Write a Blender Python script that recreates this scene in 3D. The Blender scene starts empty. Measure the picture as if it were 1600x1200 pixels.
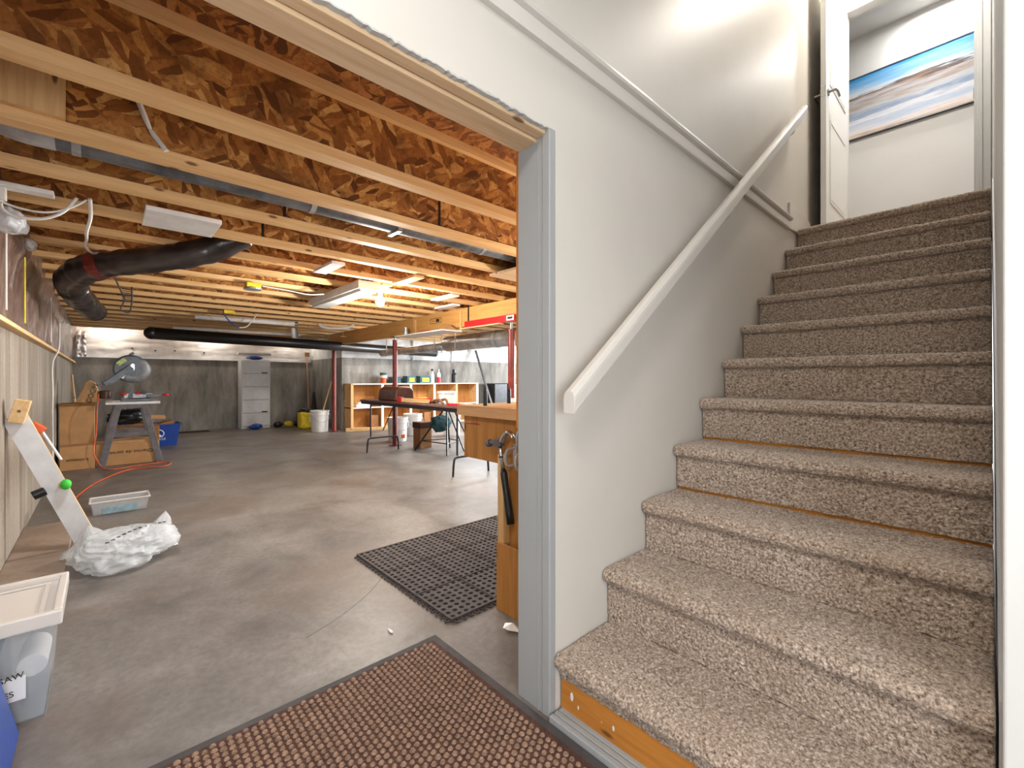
import bpy, bmesh, math, random
from mathutils import Vector, Matrix, noise
random.seed(7)
PI = math.pi
SC = bpy.context.scene
COL = SC.collection

# ------------------------------------------------------------------ camera, light, exposure
cd = bpy.data.cameras.new('camera'); cam = bpy.data.objects.new('camera', cd); COL.objects.link(cam)
cd.sensor_width = 36.0; cd.lens = 689.4 / 1600 * 36.0
cd.shift_y = -7.72 / 1600; cd.clip_start = 0.01
cam.location = (0.9157, -1.0195, 1.0423)
cam.rotation_euler = (PI / 2, 0, math.radians(47.18))
SC.camera = cam
SC.view_settings.view_transform = 'Standard'
SC.view_settings.look = 'None'
SC.view_settings.gamma = 1.0
SC.view_settings.use_curve_mapping = False
SC.view_settings.exposure = 0.55
w = bpy.data.worlds.new('world'); SC.world = w; w.use_nodes = True
w.node_tree.nodes['Background'].inputs[0].default_value = (0.9, 0.95, 1.0, 1)
w.node_tree.nodes['Background'].inputs[1].default_value = 0.05

def lamp(name, kind, loc, power, color=(1, 1, 1), size=0.1, rot=(0, 0, 0), sizey=None):
    d = bpy.data.lights.new(name, kind); d.energy = power; d.color = color
    if kind == 'AREA':
        d.size = size
        if sizey: d.shape = 'RECTANGLE'; d.size_y = sizey
    else: d.shadow_soft_size = size
    o = bpy.data.objects.new(name, d); COL.objects.link(o); o.location = loc; o.rotation_euler = rot
    return o
WARM = (1.0, 0.86, 0.68); COOL = (0.93, 0.97, 1.0); NEUT = (1.0, 0.95, 0.88)
# visible bulb and panel, inferred stair, upstairs and window light, plus added fill lamps
BULB = (1.0, 0.93, 0.83)
lamp('bulb_light', 'POINT', (-3.037, 0.925, 1.68), 80, BULB, 0.05)
lamp('bench_fill_light', 'POINT', (-0.75, 2.0, 1.56), 50, BULB, 0.06)  # unseen bulb added to light the joist sides
BAY_FILL = [(-9.79, 0.6, 20), (-9.79, -0.9, 18), (-9.79, 2.1, 13), (-6.437, 3.3, 50)]  # bulbs added out of sight to brighten the back wall and shelf side
for bx_, by_, bp_ in BAY_FILL: lamp('bay_fill_light', 'POINT', (bx_, by_, 2.02 if bx_ < -9 else 1.985), bp_, BULB, 0.04)
lamp('fill_light_a', 'AREA', (-6.0, 4.6, 1.90), 90, COOL, 1.2, (0, 0, 0), 0.2)  # added fill beyond the beam, hidden from the camera
lamp('fill_light_b', 'AREA', (-2.2, 3.9, 1.90), 60, COOL, 1.2, (0, 0, 0), 0.2)  # second added fill lamp beyond the beam
lamp('panel_light', 'AREA', (-2.154, -0.696, 1.89), 12, COOL, 0.2, (0, 0, 0), 0.24)
lamp('entry_fill', 'AREA', (2.06, -1.35, 1.15), 18, (0.94, 0.97, 1.0), 0.85, (0, -PI / 2, 0), 1.9)  # added daylight from an unseen door behind the camera
lamp('hall_fill', 'AREA', (1.0, -1.5, 2.57), 25, (1, .94, .86), 0.4)  # added fill from an unseen hall lamp
lamp('stair_light', 'AREA', (0.55, 2.95, 4.44), 25, (1.0, .93, .84), 0.22)
lamp('upstairs_light', 'AREA', (0.6, 4.34, 4.46), 9, (1, .98, .95), 0.2)
lamp('daylight_window', 'AREA', (-4.5, 10.95, 1.35), 750, (0.92, 0.97, 1.0), 4.0, (PI / 2, 0, PI), 0.7)

# ------------------------------------------------------------------ materials
def lin(c):
    return tuple(((v / 255) / 12.92 if v / 255 <= .04045 else ((v / 255 + .055) / 1.055) ** 2.4) for v in c) + (1.0,)
class NT:
    def __init__(s, name, rough=.6, metal=0.0, spec=.5):
        s.m = bpy.data.materials.new(name); s.m.use_nodes = True
        s.t = s.m.node_tree; s.b = s.t.nodes['Principled BSDF']
        s.b.inputs['Roughness'].default_value = rough; s.b.inputs['Metallic'].default_value = metal
        s.b.inputs['Specular IOR Level'].default_value = spec
    def n(s, ty, **kw):
        n = s.t.nodes.new('ShaderNode' + ty)
        for k, v in kw.items():
            if hasattr(n, k): setattr(n, k, v)
            else: n.inputs[k].default_value = v
        return n
    def l(s, a, b): s.t.links.new(a, b)
    def coords(s, scale=(1, 1, 1), rnd=True, rot=(0, 0, 0)):
        tc = s.n('TexCoord'); mp = s.n('Mapping'); mp.inputs['Scale'].default_value = scale; mp.inputs['Rotation'].default_value = rot
        if rnd:
            oi = s.n('ObjectInfo'); ml = s.n('MATH' if False else 'Math', operation='MULTIPLY'); s.l(oi.outputs['Random'], ml.inputs[0]); ml.inputs[1].default_value = 37.0
            ad = s.n('VectorMath', operation='ADD'); s.l(tc.outputs['Object'], ad.inputs[0]); s.l(ml.outputs[0], ad.inputs[1]); s.l(ad.outputs[0], mp.inputs['Vector'])
        else: s.l(tc.outputs['Object'], mp.inputs['Vector'])
        return mp.outputs[0]
    def noise(s, vec, scale, detail=5, rough=.6, dist=0):
        n = s.n('TexNoise'); n.inputs['Scale'].default_value = scale; n.inputs['Detail'].default_value = detail; n.inputs['Roughness'].default_value = rough; n.inputs['Distortion'].default_value = dist
        s.l(vec, n.inputs['Vector']); return n.outputs['Fac']
    def vor(s, vec, scale, feature='F1', out='Distance', rnd=1):
        n = s.n('TexVoronoi', feature=feature); n.inputs['Scale'].default_value = scale; n.inputs['Randomness'].default_value = rnd
        s.l(vec, n.inputs['Vector']); return n.outputs[out]
    def ramp(s, fac, stops, interp='LINEAR'):
        n = s.n('ValToRGB'); n.color_ramp.interpolation = interp; e = n.color_ramp.elements
        while len(e) < len(stops): e.new(.5)
        for i, (p, c) in enumerate(stops): e[i].position = p; e[i].color = lin(c) if len(c) == 3 else c
        s.l(fac, n.inputs[0]); return n.outputs[0]
    def mix(s, fac, a, b, mode='MIX'):
        n = s.n('MixRGB', blend_type=mode)
        if isinstance(fac, (int, float)): n.inputs[0].default_value = fac
        else: s.l(fac, n.inputs[0])
        for i, v in ((1, a), (2, b)):
            if isinstance(v, tuple): n.inputs[i].default_value = lin(v) if len(v) == 3 else v
            else: s.l(v, n.inputs[i])
        return n.outputs[0]
    def color(s, c):
        if isinstance(c, tuple): s.b.inputs['Base Color'].default_value = lin(c)
        else: s.l(c, s.b.inputs['Base Color'])
    def bump(s, h, strength=.3, dist=.01):
        n = s.n('Bump'); n.inputs['Strength'].default_value = strength; n.inputs['Distance'].default_value = dist
        s.l(h, n.inputs['Height']); s.l(n.outputs[0], s.b.inputs['Normal'])
MAT = {}
def plain(name, c, rough=.5, metal=0., var=.12, scale=12, bump=.05, spec=.5, emit=None, es=0, trans=0, alpha=None):
    t = NT(name, rough, metal, spec); v = t.coords(); f = t.noise(v, scale, 4)
    d = tuple(max(0, x * (1 - var)) for x in c); h = tuple(min(255, x * (1 + var * .6)) for x in c)
    t.color(t.ramp(f, [(.3, d), (.7, h)]))
    if bump: t.bump(f, bump, .01)
    if emit: t.b.inputs['Emission Color'].default_value = lin(emit); t.b.inputs['Emission Strength'].default_value = es
    if trans: t.b.inputs['Transmission Weight'].default_value = trans; t.b.inputs['IOR'].default_value = 1.1
    if alpha is not None: t.b.inputs['Alpha'].default_value = alpha
    MAT[name] = t.m; return t.m
def wood(name, c1, c2, axis, knots=True, rough=.6, k=1.0, dark=(90, 52, 22)):
    t = NT(name, rough, 0, .3); sc = [9 * k] * 3; sc[axis] = .55 * k
    v = t.coords(tuple(sc)); f = t.noise(v, 2.2, 6, .6, .6); g = t.noise(v, 9, 3, .6, .2)
    c = t.ramp(f, [(.25, c2), (.5, c1), (.78, tuple(min(255, x * 1.06) for x in c1))])
    c = t.mix(t.ramp(g, [(.42, (0, 0, 0, 1)), (.75, (.5, .5, .5, 1))]), c, c2)
    if knots:
        s2 = [5.5, 5.5, 5.5]; s2[axis] = 1.9
        kv = t.vor(t.coords(tuple(s2)), 2.4); c = t.mix(t.ramp(kv, [(.07, (.85, .85, .85, 1)), (.13, (0, 0, 0, 1))]), c, dark)
    t.color(c); t.bump(g, .12, .004); MAT[name] = t.m; return t.m
def osb(name, pal, plane='yz'):
    t = NT(name, .7, 0, .25); tc = t.coords((1, 1, 1), True, (0, 0, 0))
    ds = t.n('TexNoise'); ds.inputs['Scale'].default_value = 12; t.l(tc, ds.inputs['Vector'])
    vv = t.n('VectorMath', operation='MULTIPLY_ADD'); t.l(ds.outputs['Color'], vv.inputs[0]); vv.inputs[1].default_value = (.022, .022, .022); t.l(tc, vv.inputs[2])
    outs = []
    for k, (r, a, b) in enumerate(((.25, 9, 40), (-.55, 11, 46), (1.15, 12, 36))):
        m1 = t.n('Mapping'); m1.inputs['Rotation'].default_value = (r, 0, 0) if plane == 'yz' else (0, 0, r); m1.inputs['Location'].default_value = (k * 3.1, k * 1.7, k); t.l(vv.outputs[0], m1.inputs[0])
        m2 = t.n('Mapping'); m2.inputs['Scale'].default_value = (2, a, b) if plane == 'yz' else (a, b, 2); t.l(m1.outputs[0], m2.inputs[0])
        vo = t.n('TexVoronoi'); vo.inputs['Scale'].default_value = 1.0; t.l(m2.outputs[0], vo.inputs['Vector']); outs.append(vo.outputs['Color'])
    sel = t.vor(tc, 13, out='Color'); sp0 = t.n('SeparateColor'); t.l(sel, sp0.inputs[0])
    a = t.mix(t.ramp(sp0.outputs[0], [(.36, (0, 0, 0, 1)), (.37, (1, 1, 1, 1))]), outs[0], outs[1])
    a = t.mix(t.ramp(sp0.outputs[1], [(.66, (0, 0, 0, 1)), (.67, (1, 1, 1, 1))]), a, outs[2])
    sp = t.n('SeparateColor'); t.l(a, sp.inputs[0])
    c = t.ramp(sp.outputs[0], pal); fine = t.noise(tc, 55, 5, .75); blot = t.noise(tc, 5, 4, .7)
    c = t.mix(t.ramp(fine, [(.36, (.5, .5, .5, 1)), (.5, (0, 0, 0, 1))]), c, pal[0][1])
    c = t.mix(t.ramp(blot, [(.52, (0, 0, 0, 1)), (.66, (.6, .6, .6, 1))]), c, tuple(x * .62 for x in pal[1][1]))
    t.color(c); t.bump(sp.outputs[0], .25, .004); MAT[name] = t.m; return t.m
def concrete(name, pal, stretch=(1, 1, 1), scale=2.2, rough=.75, bump=.12, stain=None, cracks=False):
    t = NT(name, rough, 0, .35); v = t.coords(stretch, False); f = t.noise(v, scale, 9, .66, .3)
    g = t.noise(t.coords((1, 1, 1), False), 38, 6, .7)
    c = t.ramp(f, pal); c = t.mix(t.ramp(g, [(.35, (.35, .35, .35, 1)), (.6, (0, 0, 0, 1))]), c, pal[0][1])
    if stain:
        s2 = t.noise(t.coords((1, 1, 1), False), .9, 4, .6, .8); c = t.mix(t.ramp(s2, [(.5, (0, 0, 0, 1)), (.68, (.65, .65, .65, 1))]), c, stain)
    t.color(c); t.bump(g, bump, .006); MAT[name] = t.m; return t.m

concrete('floor_concrete', [(.28, (84, 79, 76)), (.45, (116, 110, 105)), (.6, (132, 126, 121)), (.75, (152, 147, 141))], (1, 1, 1), 2.3, .45, .06, (106, 88, 74))
concrete('wall_concrete_left', [(.28, (104, 94, 83)), (.45, (138, 127, 114)), (.6, (156, 145, 132)), (.75, (172, 162, 149))], (4.2, 4.2, .3), 1.6, .8, .1)
concrete('wall_concrete_back', [(.3, (98, 97, 93)), (.5, (140, 138, 133)), (.72, (176, 173, 168))], (2.6, 2.6, .8), 1.5, .8, .2)
concrete('footing_concrete', [(.3, (116, 98, 84)), (.5, (142, 124, 108)), (.72, (158, 142, 126))], (1, 1, 1), 3, .8, .15)
def paintmat(name, c, rough=.5, bump=.1, sc=160):
    t = NT(name, rough, 0, .4); v = t.coords((1, 1, 1), False); f = t.noise(v, sc, 3); g = t.noise(v, 1.3, 4)
    sm = t.noise(v, 5, 5, .7)
    a = t.ramp(g, [(.3, tuple(x * .965 for x in c)), (.7, c)]); a = t.mix(t.ramp(sm, [(.66, (0, 0, 0, 1)), (.78, (.22, .22, .22, 1))]), a, tuple(x * .82 for x in c))
    t.color(a); t.bump(f, bump, .002); MAT[name] = t.m; return t.m
paintmat('stair_wall_paint', (208, 202, 193), .42, .08)
paintmat('white_wall_paint', (222, 221, 218), .55, .08)
paintmat('jamb_paint', (158, 160, 160), .5, .15, 60)
paintmat('trim_paint', (212, 206, 198), .25, .03)
paintmat('door_paint', (236, 236, 234), .35, .03)
paintmat('grey_casing_paint', (178, 179, 179), .4, .05)
paintmat('drywall_core', (186, 186, 184), .8, .6, 90)
wood('joist_flange', (222, 184, 132), (202, 152, 94), 1)
wood('pine', (220, 186, 138), (196, 154, 102), 0)
wood('pine_y', (214, 178, 128), (186, 142, 92), 1)
wood('pine_z', (212, 174, 122), (184, 138, 86), 2)
wood('header_wood', (212, 182, 146), (184, 146, 106), 1)
wood('bench_wood', (204, 158, 112), (180, 128, 82), 0, True, .5)
wood('bench_ply', (178, 122, 62), (142, 92, 42), 2, True, .55)
wood('beam_wood', (206, 156, 92), (182, 128, 66), 0, False)
wood('plywood', (176, 112, 56), (150, 88, 40), 1, False, .6, .7)
wood('riser_wood', (186, 122, 52), (146, 88, 30), 0, True, .5)
wood('shelf_back', (196, 142, 82), (164, 108, 56), 2)
osb('osb_web', [(.0, (92, 52, 22)), (.12, (130, 78, 34)), (.4, (156, 98, 46)), (.7, (178, 120, 60)), (.9, (196, 140, 74)), (1.0, (214, 166, 100))])
osb('osb_deck', [(.0, (92, 54, 26)), (.4, (140, 86, 42)), (.7, (164, 106, 56)), (1.0, (184, 128, 74))], 'xy')
plain('galv_metal', (176, 180, 184), .35, .5, .25, 6, .1)
plain('dark_metal_duct', (112, 116, 122), .4, .45, .4, 5, .1)
plain('black_plastic', (26, 26, 28), .35, 0, .2, 14, .1)
plain('black_wrap', (44, 38, 38), .28, 0, .4, 9, .5, .6)
plain('black_rubber', (70, 61, 59), .75, 0, .25, 20, .2)
plain('dark_steel', (48, 50, 54), .4, .5, .2)
plain('grey_steel', (110, 112, 116), .4, .6, .15)
plain('chrome', (205, 207, 210), .18, 1.0, .05)
plain('nickel', (150, 146, 140), .3, 1.0, .05)
plain('white_plastic', (232, 232, 230), .4, 0, .05)
plain('white_metal', (226, 227, 228), .45, 0, .05)
plain('white_cable', (222, 222, 218), .5, 0, .05)
plain('red_paint', (126, 40, 32), .45, 0, .25)
plain('bright_red', (190, 30, 38), .4, 0, .15)
plain('orange_plastic', (222, 92, 40), .4, 0, .1)
plain('blue_plastic', (24, 66, 150), .4, 0, .12)
plain('yellow_plastic', (226, 200, 40), .5, 0, .15)
plain('green_ball', (62, 196, 60), .5, 0, .08)
plain('packet_blue', (96, 190, 214), .5, 0, .35, 18)
plain('teal_cloth', (58, 96, 106), .85, 0, .3)
plain('cardboard', (192, 148, 100), .8, 0, .08, 5, .05)
plain('cardboard_dark', (150, 104, 60), .8, 0, .15, 5, .05)
plain('kraft', (196, 158, 112), .8, 0, .1, 6, .2)
plain('cabinet_white', (206, 208, 210), .5, 0, .04)
plain('brown_plastic', (74, 44, 36), .25, 0, .15)
plain('table_brown', (92, 60, 52), .4, 0, .15)
plain('rug_brown', (146, 118, 98), .95, 0, .25, 60, .3)
plain('rug_base', (80, 53, 42), .95, 0, .25, 60, .3)
plain('rug_border', (74, 70, 70), .8, 0, .15)
plain('saw_grey', (98, 104, 112), .4, .3, .15)
plain('saw_light', (190, 194, 198), .35, .4, .1)
plain('horse_grey', (104, 102, 106), .6, 0, .15)
plain('ink', (46, 36, 30), .8, 0, .1)
plain('white_ink', (240, 240, 240), .7, 0, .02)
plain('lime_label', (186, 204, 128), .6, 0, .2, 30)
plain('foil', (208, 212, 216), .35, .55, .2, 8, .6)
plain('white_board_ins', (214, 216, 217), .6, .05, .12, 3, .25)
plain('board_white', (222, 223, 226), .4, 0, .05)
plain('skin_brown', (120, 84, 60), .7)
plain('tube_lamp', (255, 252, 245), .5, 0, 0, 1, 0, .5, (255, 250, 240), 3.0)
plain('bulb_glow', (255, 250, 240), .5, 0, 0, 1, 0, .5, (255, 246, 226), 60.0)
plain('window_glow', (240, 246, 255), .5, 0, 0, 1, 0, .5, (236, 244, 255), 3.0)
plain('screw_dark', (40, 36, 34), .5, .5)
def clear_plastic(name, c, a):
    t = NT(name, .18, 0, .5); t.color(c); v = t.coords(); f = t.noise(v, 8, 3)
    t.b.inputs['Alpha'].default_value = a; t.bump(f, .1, .004); MAT[name] = t.m
clear_plastic('clear_plastic', (216, 222, 228), .24); clear_plastic('lid_plastic', (232, 226, 220), .86); 
def filmmat():
    t = NT('bag_plastic', .16, 0, .6); t.color((228, 233, 236)); v = t.coords((1, 1, 1), False); a = t.vor(v, 14, 'DISTANCE_TO_EDGE'); f = t.noise(v, 18, 4, .6, 1.5)
    ad = t.n('Math', operation='ADD'); t.l(a, ad.inputs[0]); t.l(f, ad.inputs[1]); t.bump(ad.outputs[0], .55, .02); t.b.inputs['Alpha'].default_value = .46; MAT['bag_plastic'] = t.m
filmmat()
def polymat():
    t = NT('vapour_poly', .18, 0, .7); v = t.coords((1.6, 1.6, .7), False); f = t.noise(v, 2.5, 5, .6, 1.0); g = t.noise(t.coords((3, 3, 3), False), 3, 6, .7, 1.5)
    t.color(t.ramp(f, [(.3, (92, 66, 58)), (.55, (128, 104, 94)), (.75, (172, 160, 154))])); t.bump(g, .8, .03); MAT['vapour_poly'] = t.m
polymat()
def carpetmat():
    t = NT('carpet', .97, 0, .1); v = t.coords((1, 1, 1), False)
    f = t.noise(v, 125, 3, .75); g = t.vor(v, 170); h = t.noise(v, 7, 4, .6)
    c = t.ramp(f, [(.30, (48, 38, 32)), (.42, (134, 116, 101)), (.56, (185, 167, 151)), (.70, (222, 209, 195))])
    c = t.mix(t.ramp(h, [(.35, (.25, .25, .25, 1)), (.65, (0, 0, 0, 1))]), c, (150, 126, 106)); t.color(c)
    ad = t.n('Math', operation='ADD'); t.l(f, ad.inputs[0]); t.l(g, ad.inputs[1]); t.bump(ad.outputs[0], .6, .004)
    t.b.inputs['Sheen Weight'].default_value = .25; MAT['carpet'] = t.m
carpetmat()
def paintingmat():
    t = NT('painting_canvas', .5, 0, .3); tc = t.n('TexCoord'); sx = t.n('SeparateXYZ'); t.l(tc.outputs['Object'], sx.inputs[0])
    mp = t.n('Mapping'); mp.inputs['Scale'].default_value = (.9, 1, 11); t.l(tc.outputs['Object'], mp.inputs[0])
    n = t.noise(mp.outputs[0], 2.0, 6, .62, .15)
    a = t.n('Math', operation='MULTIPLY_ADD'); t.l(n, a.inputs[0]); a.inputs[1].default_value = .26; t.l(sx.outputs['Z'], a.inputs[2])
    mr = t.n('MapRange'); mr.inputs['From Min'].default_value = .1; mr.inputs['From Max'].default_value = .73; t.l(a.outputs[0], mr.inputs[0])
    c = t.ramp(mr.outputs[0], [(0, (60, 110, 150)), (.06, (206, 182, 160)), (.14, (222, 218, 222)), (.24, (176, 192, 214)), (.32, (226, 226, 232)), (.40, (148, 168, 196)), (.47, (222, 224, 230)), (.55, (190, 170, 156)), (.6, (206, 206, 212)), (.66, (170, 140, 118)), (.70, (96, 92, 98)), (.735, (222, 230, 240)), (.82, (150, 196, 232)), (1, (66, 150, 212))])
    t.color(c); t.bump(n, .1, .003); MAT['painting_canvas'] = t.m
paintingmat()

# ------------------------------------------------------------------ mesh helpers
MW = {}
def mtx(o): return MW.get(o.name, Matrix.Identity(4))
class B:
    def __init__(s): s.v = []; s.f = []
    def add(s, vs, fs):
        k = len(s.v); s.v += [Vector(p) for p in vs]; s.f += [tuple(i + k for i in f) for f in fs]; return s
    def box(s, x0, y0, z0, x1, y1, z1):
        return s.add([(x0, y0, z0), (x1, y0, z0), (x1, y1, z0), (x0, y1, z0), (x0, y0, z1), (x1, y0, z1), (x1, y1, z1), (x0, y1, z1)],
                     [(0, 3, 2, 1), (4, 5, 6, 7), (0, 1, 5, 4), (1, 2, 6, 5), (2, 3, 7, 6), (3, 0, 4, 7)])
    def beam(s, a, b, w, h, up=(0, 0, 1)):
        a = Vector(a); b = Vector(b); d = (b - a).normalized(); u = Vector(up)
        if abs(d.dot(u)) > .98: u = Vector((0, 1, 0))
        r = d.cross(u).normalized(); u = r.cross(d)
        vs = []
        for p in (a, b):
            for i, j in ((-1, -1), (1, -1), (1, 1), (-1, 1)): vs.append(p + r * (i * w / 2) + u * (j * h / 2))
        return s.add(vs, [(0, 1, 2, 3), (7, 6, 5, 4), (0, 4, 5, 1), (1, 5, 6, 2), (2, 6, 7, 3), (3, 7, 4, 0)])
    def tube(s, path, r, n=10, cap=True):
        P = [Vector(p) for p in path]; R = r if isinstance(r, (list, tuple)) else [r] * len(P)
        t = (P[1] - P[0]).normalized(); u = t.orthogonal().normalized(); vs = []; fs = []
        for i, p in enumerate(P):
            q = ((P[min(i + 1, len(P) - 1)] - P[max(i - 1, 0)])).normalized()
            u = (u - q * u.dot(q)).normalized(); w_ = q.cross(u)
            for k in range(n):
                a = 2 * PI * k / n; vs.append(p + (u * math.cos(a) + w_ * math.sin(a)) * R[i])
        for i in range(len(P) - 1):
            for k in range(n): fs.append((i * n + k, i * n + (k + 1) % n, (i + 1) * n + (k + 1) % n, (i + 1) * n + k))
        if cap: fs += [tuple(range(n - 1, -1, -1)), tuple(range((len(P) - 1) * n, len(P) * n))]
        return s.add(vs, fs)
    def cyl(s, a, b, r, r2=None, n=16): return s.tube([a, b], [r, r if r2 is None else r2], n)
    def lathe(s, prof, c=(0, 0, 0), n=24, axis=2):
        vs = []; fs = []; m = len(prof)
        for k in range(n):
            a = 2 * PI * k / n
            for r, z in prof:
                p = [r * math.cos(a), r * math.sin(a), z]
                if axis == 0: p = [p[2], p[0], p[1]]
                if axis == 1: p = [p[0], p[2], p[1]]
                vs.append((c[0] + p[0], c[1] + p[1], c[2] + p[2]))
        for k in range(n):
            for i in range(m - 1): fs.append((k * m + i, ((k + 1) % n) * m + i, ((k + 1) % n) * m + i + 1, k * m + i + 1))
        return s.add(vs, fs)
    def prism(s, poly, axis, a, b):
        def P(u, v, w_): return [(w_, u, v), (u, w_, v), (u, v, w_)][axis]
        n = len(poly)
        return s.add([P(u, v, a) for u, v in poly] + [P(u, v, b) for u, v in poly],
                     [tuple(range(n))[::-1], tuple(range(n, 2 * n))] + [(i, (i + 1) % n, n + (i + 1) % n, n + i) for i in range(n)])
    def sphere(s, c, r, n=16, m=10, sc=(1, 1, 1)):
        vs = [(c[0], c[1], c[2] + r * sc[2])]; fs = []
        for j in range(1, m):
            for k in range(n):
                t = PI * j / m; a = 2 * PI * k / n
                vs.append((c[0] + r * sc[0] * math.sin(t) * math.cos(a), c[1] + r * sc[1] * math.sin(t) * math.sin(a), c[2] + r * sc[2] * math.cos(t)))
        vs.append((c[0], c[1], c[2] - r * sc[2])); L = len(vs) - 1
        for k in range(n):
            fs.append((0, 1 + k, 1 + (k + 1) % n)); fs.append((L, 1 + (m - 2) * n + (k + 1) % n, 1 + (m - 2) * n + k))
            for j in range(m - 2): fs.append((1 + j * n + k, 1 + (j + 1) * n + k, 1 + (j + 1) * n + (k + 1) % n, 1 + j * n + (k + 1) % n))
        return s.add(vs, fs)
    def grid(s, fn, nu, nv):
        vs = [fn(i / nu, j / nv) for j in range(nv + 1) for i in range(nu + 1)]
        return s.add(vs, [(j * (nu + 1) + i, j * (nu + 1) + i + 1, (j + 1) * (nu + 1) + i + 1, (j + 1) * (nu + 1) + i) for j in range(nv) for i in range(nu)])
    def ring(s, x0, y0, z0, x1, y1, z1, t, axis=2):
        # rectangular frame lying in the plane normal to axis, bar width t
        lo = [x0, y0, z0]; hi = [x1, y1, z1]; a, b = [i for i in range(3) if i != axis]
        for which in (0, 1):
            for side in (0, 1):
                l = lo[:]; h = hi[:]
                k = a if which == 0 else b
                if side == 0: h[k] = lo[k] + t
                else: l[k] = hi[k] - t
                if which == 1: l[a] = lo[a] + t; h[a] = hi[a] - t
                s.box(*l, *h)
        return s
    def build(s, name, mat, parent=None, smooth=False, bevel=0, local=False, label=None, cat=None, group=None, kind=None, seg=2, solid=0):
        vs = s.v
        if parent is not None:
            if not local: inv = mtx(parent).inverted(); vs = [inv @ p for p in vs]
            org = Vector((0, 0, 0))
        else:
            lo = Vector([min(p[i] for p in vs) for i in range(3)]); hi = Vector([max(p[i] for p in vs) for i in range(3)])
            org = Vector(((lo.x + hi.x) / 2, (lo.y + hi.y) / 2, lo.z)); vs = [p - org for p in vs]
        me = bpy.data.meshes.new(name); me.from_pydata([tuple(p) for p in vs], [], s.f); me.update()
        bm = bmesh.new(); bm.from_mesh(me); bmesh.ops.recalc_face_normals(bm, faces=bm.faces); bm.to_mesh(me); bm.free()
        if smooth:
            for p in me.polygons: p.use_smooth = True
        me.materials.append(MAT[mat] if isinstance(mat, str) else mat)
        o = bpy.data.objects.new(name, me); COL.objects.link(o); o.location = org
        if parent is not None: o.parent = parent; MW[o.name] = mtx(parent)
        else: MW[o.name] = Matrix.Translation(org)
        if bevel:
            md = o.modifiers.new('bevel', 'BEVEL'); md.width = bevel; md.segments = seg; md.limit_method = 'ANGLE'; md.angle_limit = .7
        if solid:
            md = o.modifiers.new('solid', 'SOLIDIFY'); md.thickness = solid; md.offset = 0
        if label: o['label'] = label
        if cat: o['category'] = cat
        if group: o['group'] = group
        if kind: o['kind'] = kind
        return o
def thing(name, label, cat, loc, rz=0, group=None, kind=None):
    o = bpy.data.objects.new(name, None); COL.objects.link(o); o.location = loc; o.rotation_euler = (0, 0, rz); o.empty_display_size = .1
    MW[o.name] = Matrix.Translation(Vector(loc)) @ Matrix.Rotation(rz, 4, 'Z')
    if label: o['label'] = label
    if cat: o['category'] = cat
    if group: o['group'] = group
    if kind: o['kind'] = kind
    return o
def copy_obj(o, parent=None, dloc=None):
    c = o.copy(); COL.objects.link(c); c.parent = parent
    if dloc is not None: c.location = dloc
    for ch in [x for x in bpy.data.objects if x.parent == o]: copy_obj(ch, c)
    return c
def smooth_path(P, n=8):
    P = [Vector(p) for p in P]; Q = [P[0]] + P + [P[-1]]; out = []
    for i in range(1, len(Q) - 2):
        a, b, c, d = Q[i - 1], Q[i], Q[i + 1], Q[i + 2]
        for k in range(n):
            t = k / n; out.append(.5 * ((2 * b) + (c - a) * t + (2 * a - 5 * b + 4 * c - d) * t * t + (3 * b - a - 3 * c + d) * t ** 3))
    out.append(P[-1]); return out
def text(name, body, size, M, mat, parent, ext=.0006):
    cu = bpy.data.curves.new('txt', 'FONT'); cu.body = body; cu.size = size; cu.extrude = ext; cu.align_x = 'CENTER'; cu.align_y = 'CENTER'; cu.resolution_u = 3
    t = bpy.data.objects.new('txt', cu); me = bpy.data.meshes.new_from_object(t); bpy.data.objects.remove(t); bpy.data.curves.remove(cu)
    b = B(); b.add([M @ v.co for v in me.vertices], [tuple(p.vertices) for p in me.polygons]); bpy.data.meshes.remove(me)
    return b.build(name, mat, parent)
def facing(axis, loc, roll=0, tilt=0):
    # text frame lying on a face whose normal points along axis
    R = {'+x': Matrix(((0, 0, 1), (1, 0, 0), (0, 1, 0))), '-y': Matrix(((1, 0, 0), (0, 0, -1), (0, 1, 0))), '+y': Matrix(((-1, 0, 0), (0, 0, 1), (0, 1, 0)))}[axis].to_4x4()
    return Matrix.Translation(Vector(loc)) @ Matrix.Rotation(tilt, 4, 'Y') @ R @ Matrix.Rotation(roll, 4, 'Z')

# ------------------------------------------------------------------ setting
YL = -1.42; XB = -10.05; XS = -8.2; YJ = 2.61; ZJ = 1.935; ZD = 2.237; YF = 11.0; YBM = 2.34
RISE = .19; RUN = .2527; W = .936; NST = 11; ZT = RISE * NST; YD = 3.6; YW = 4.6
B().box(XB - .2, -2.4, -.1, 2.2, YF, 0).build('floor', 'floor_concrete', kind='structure')
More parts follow.
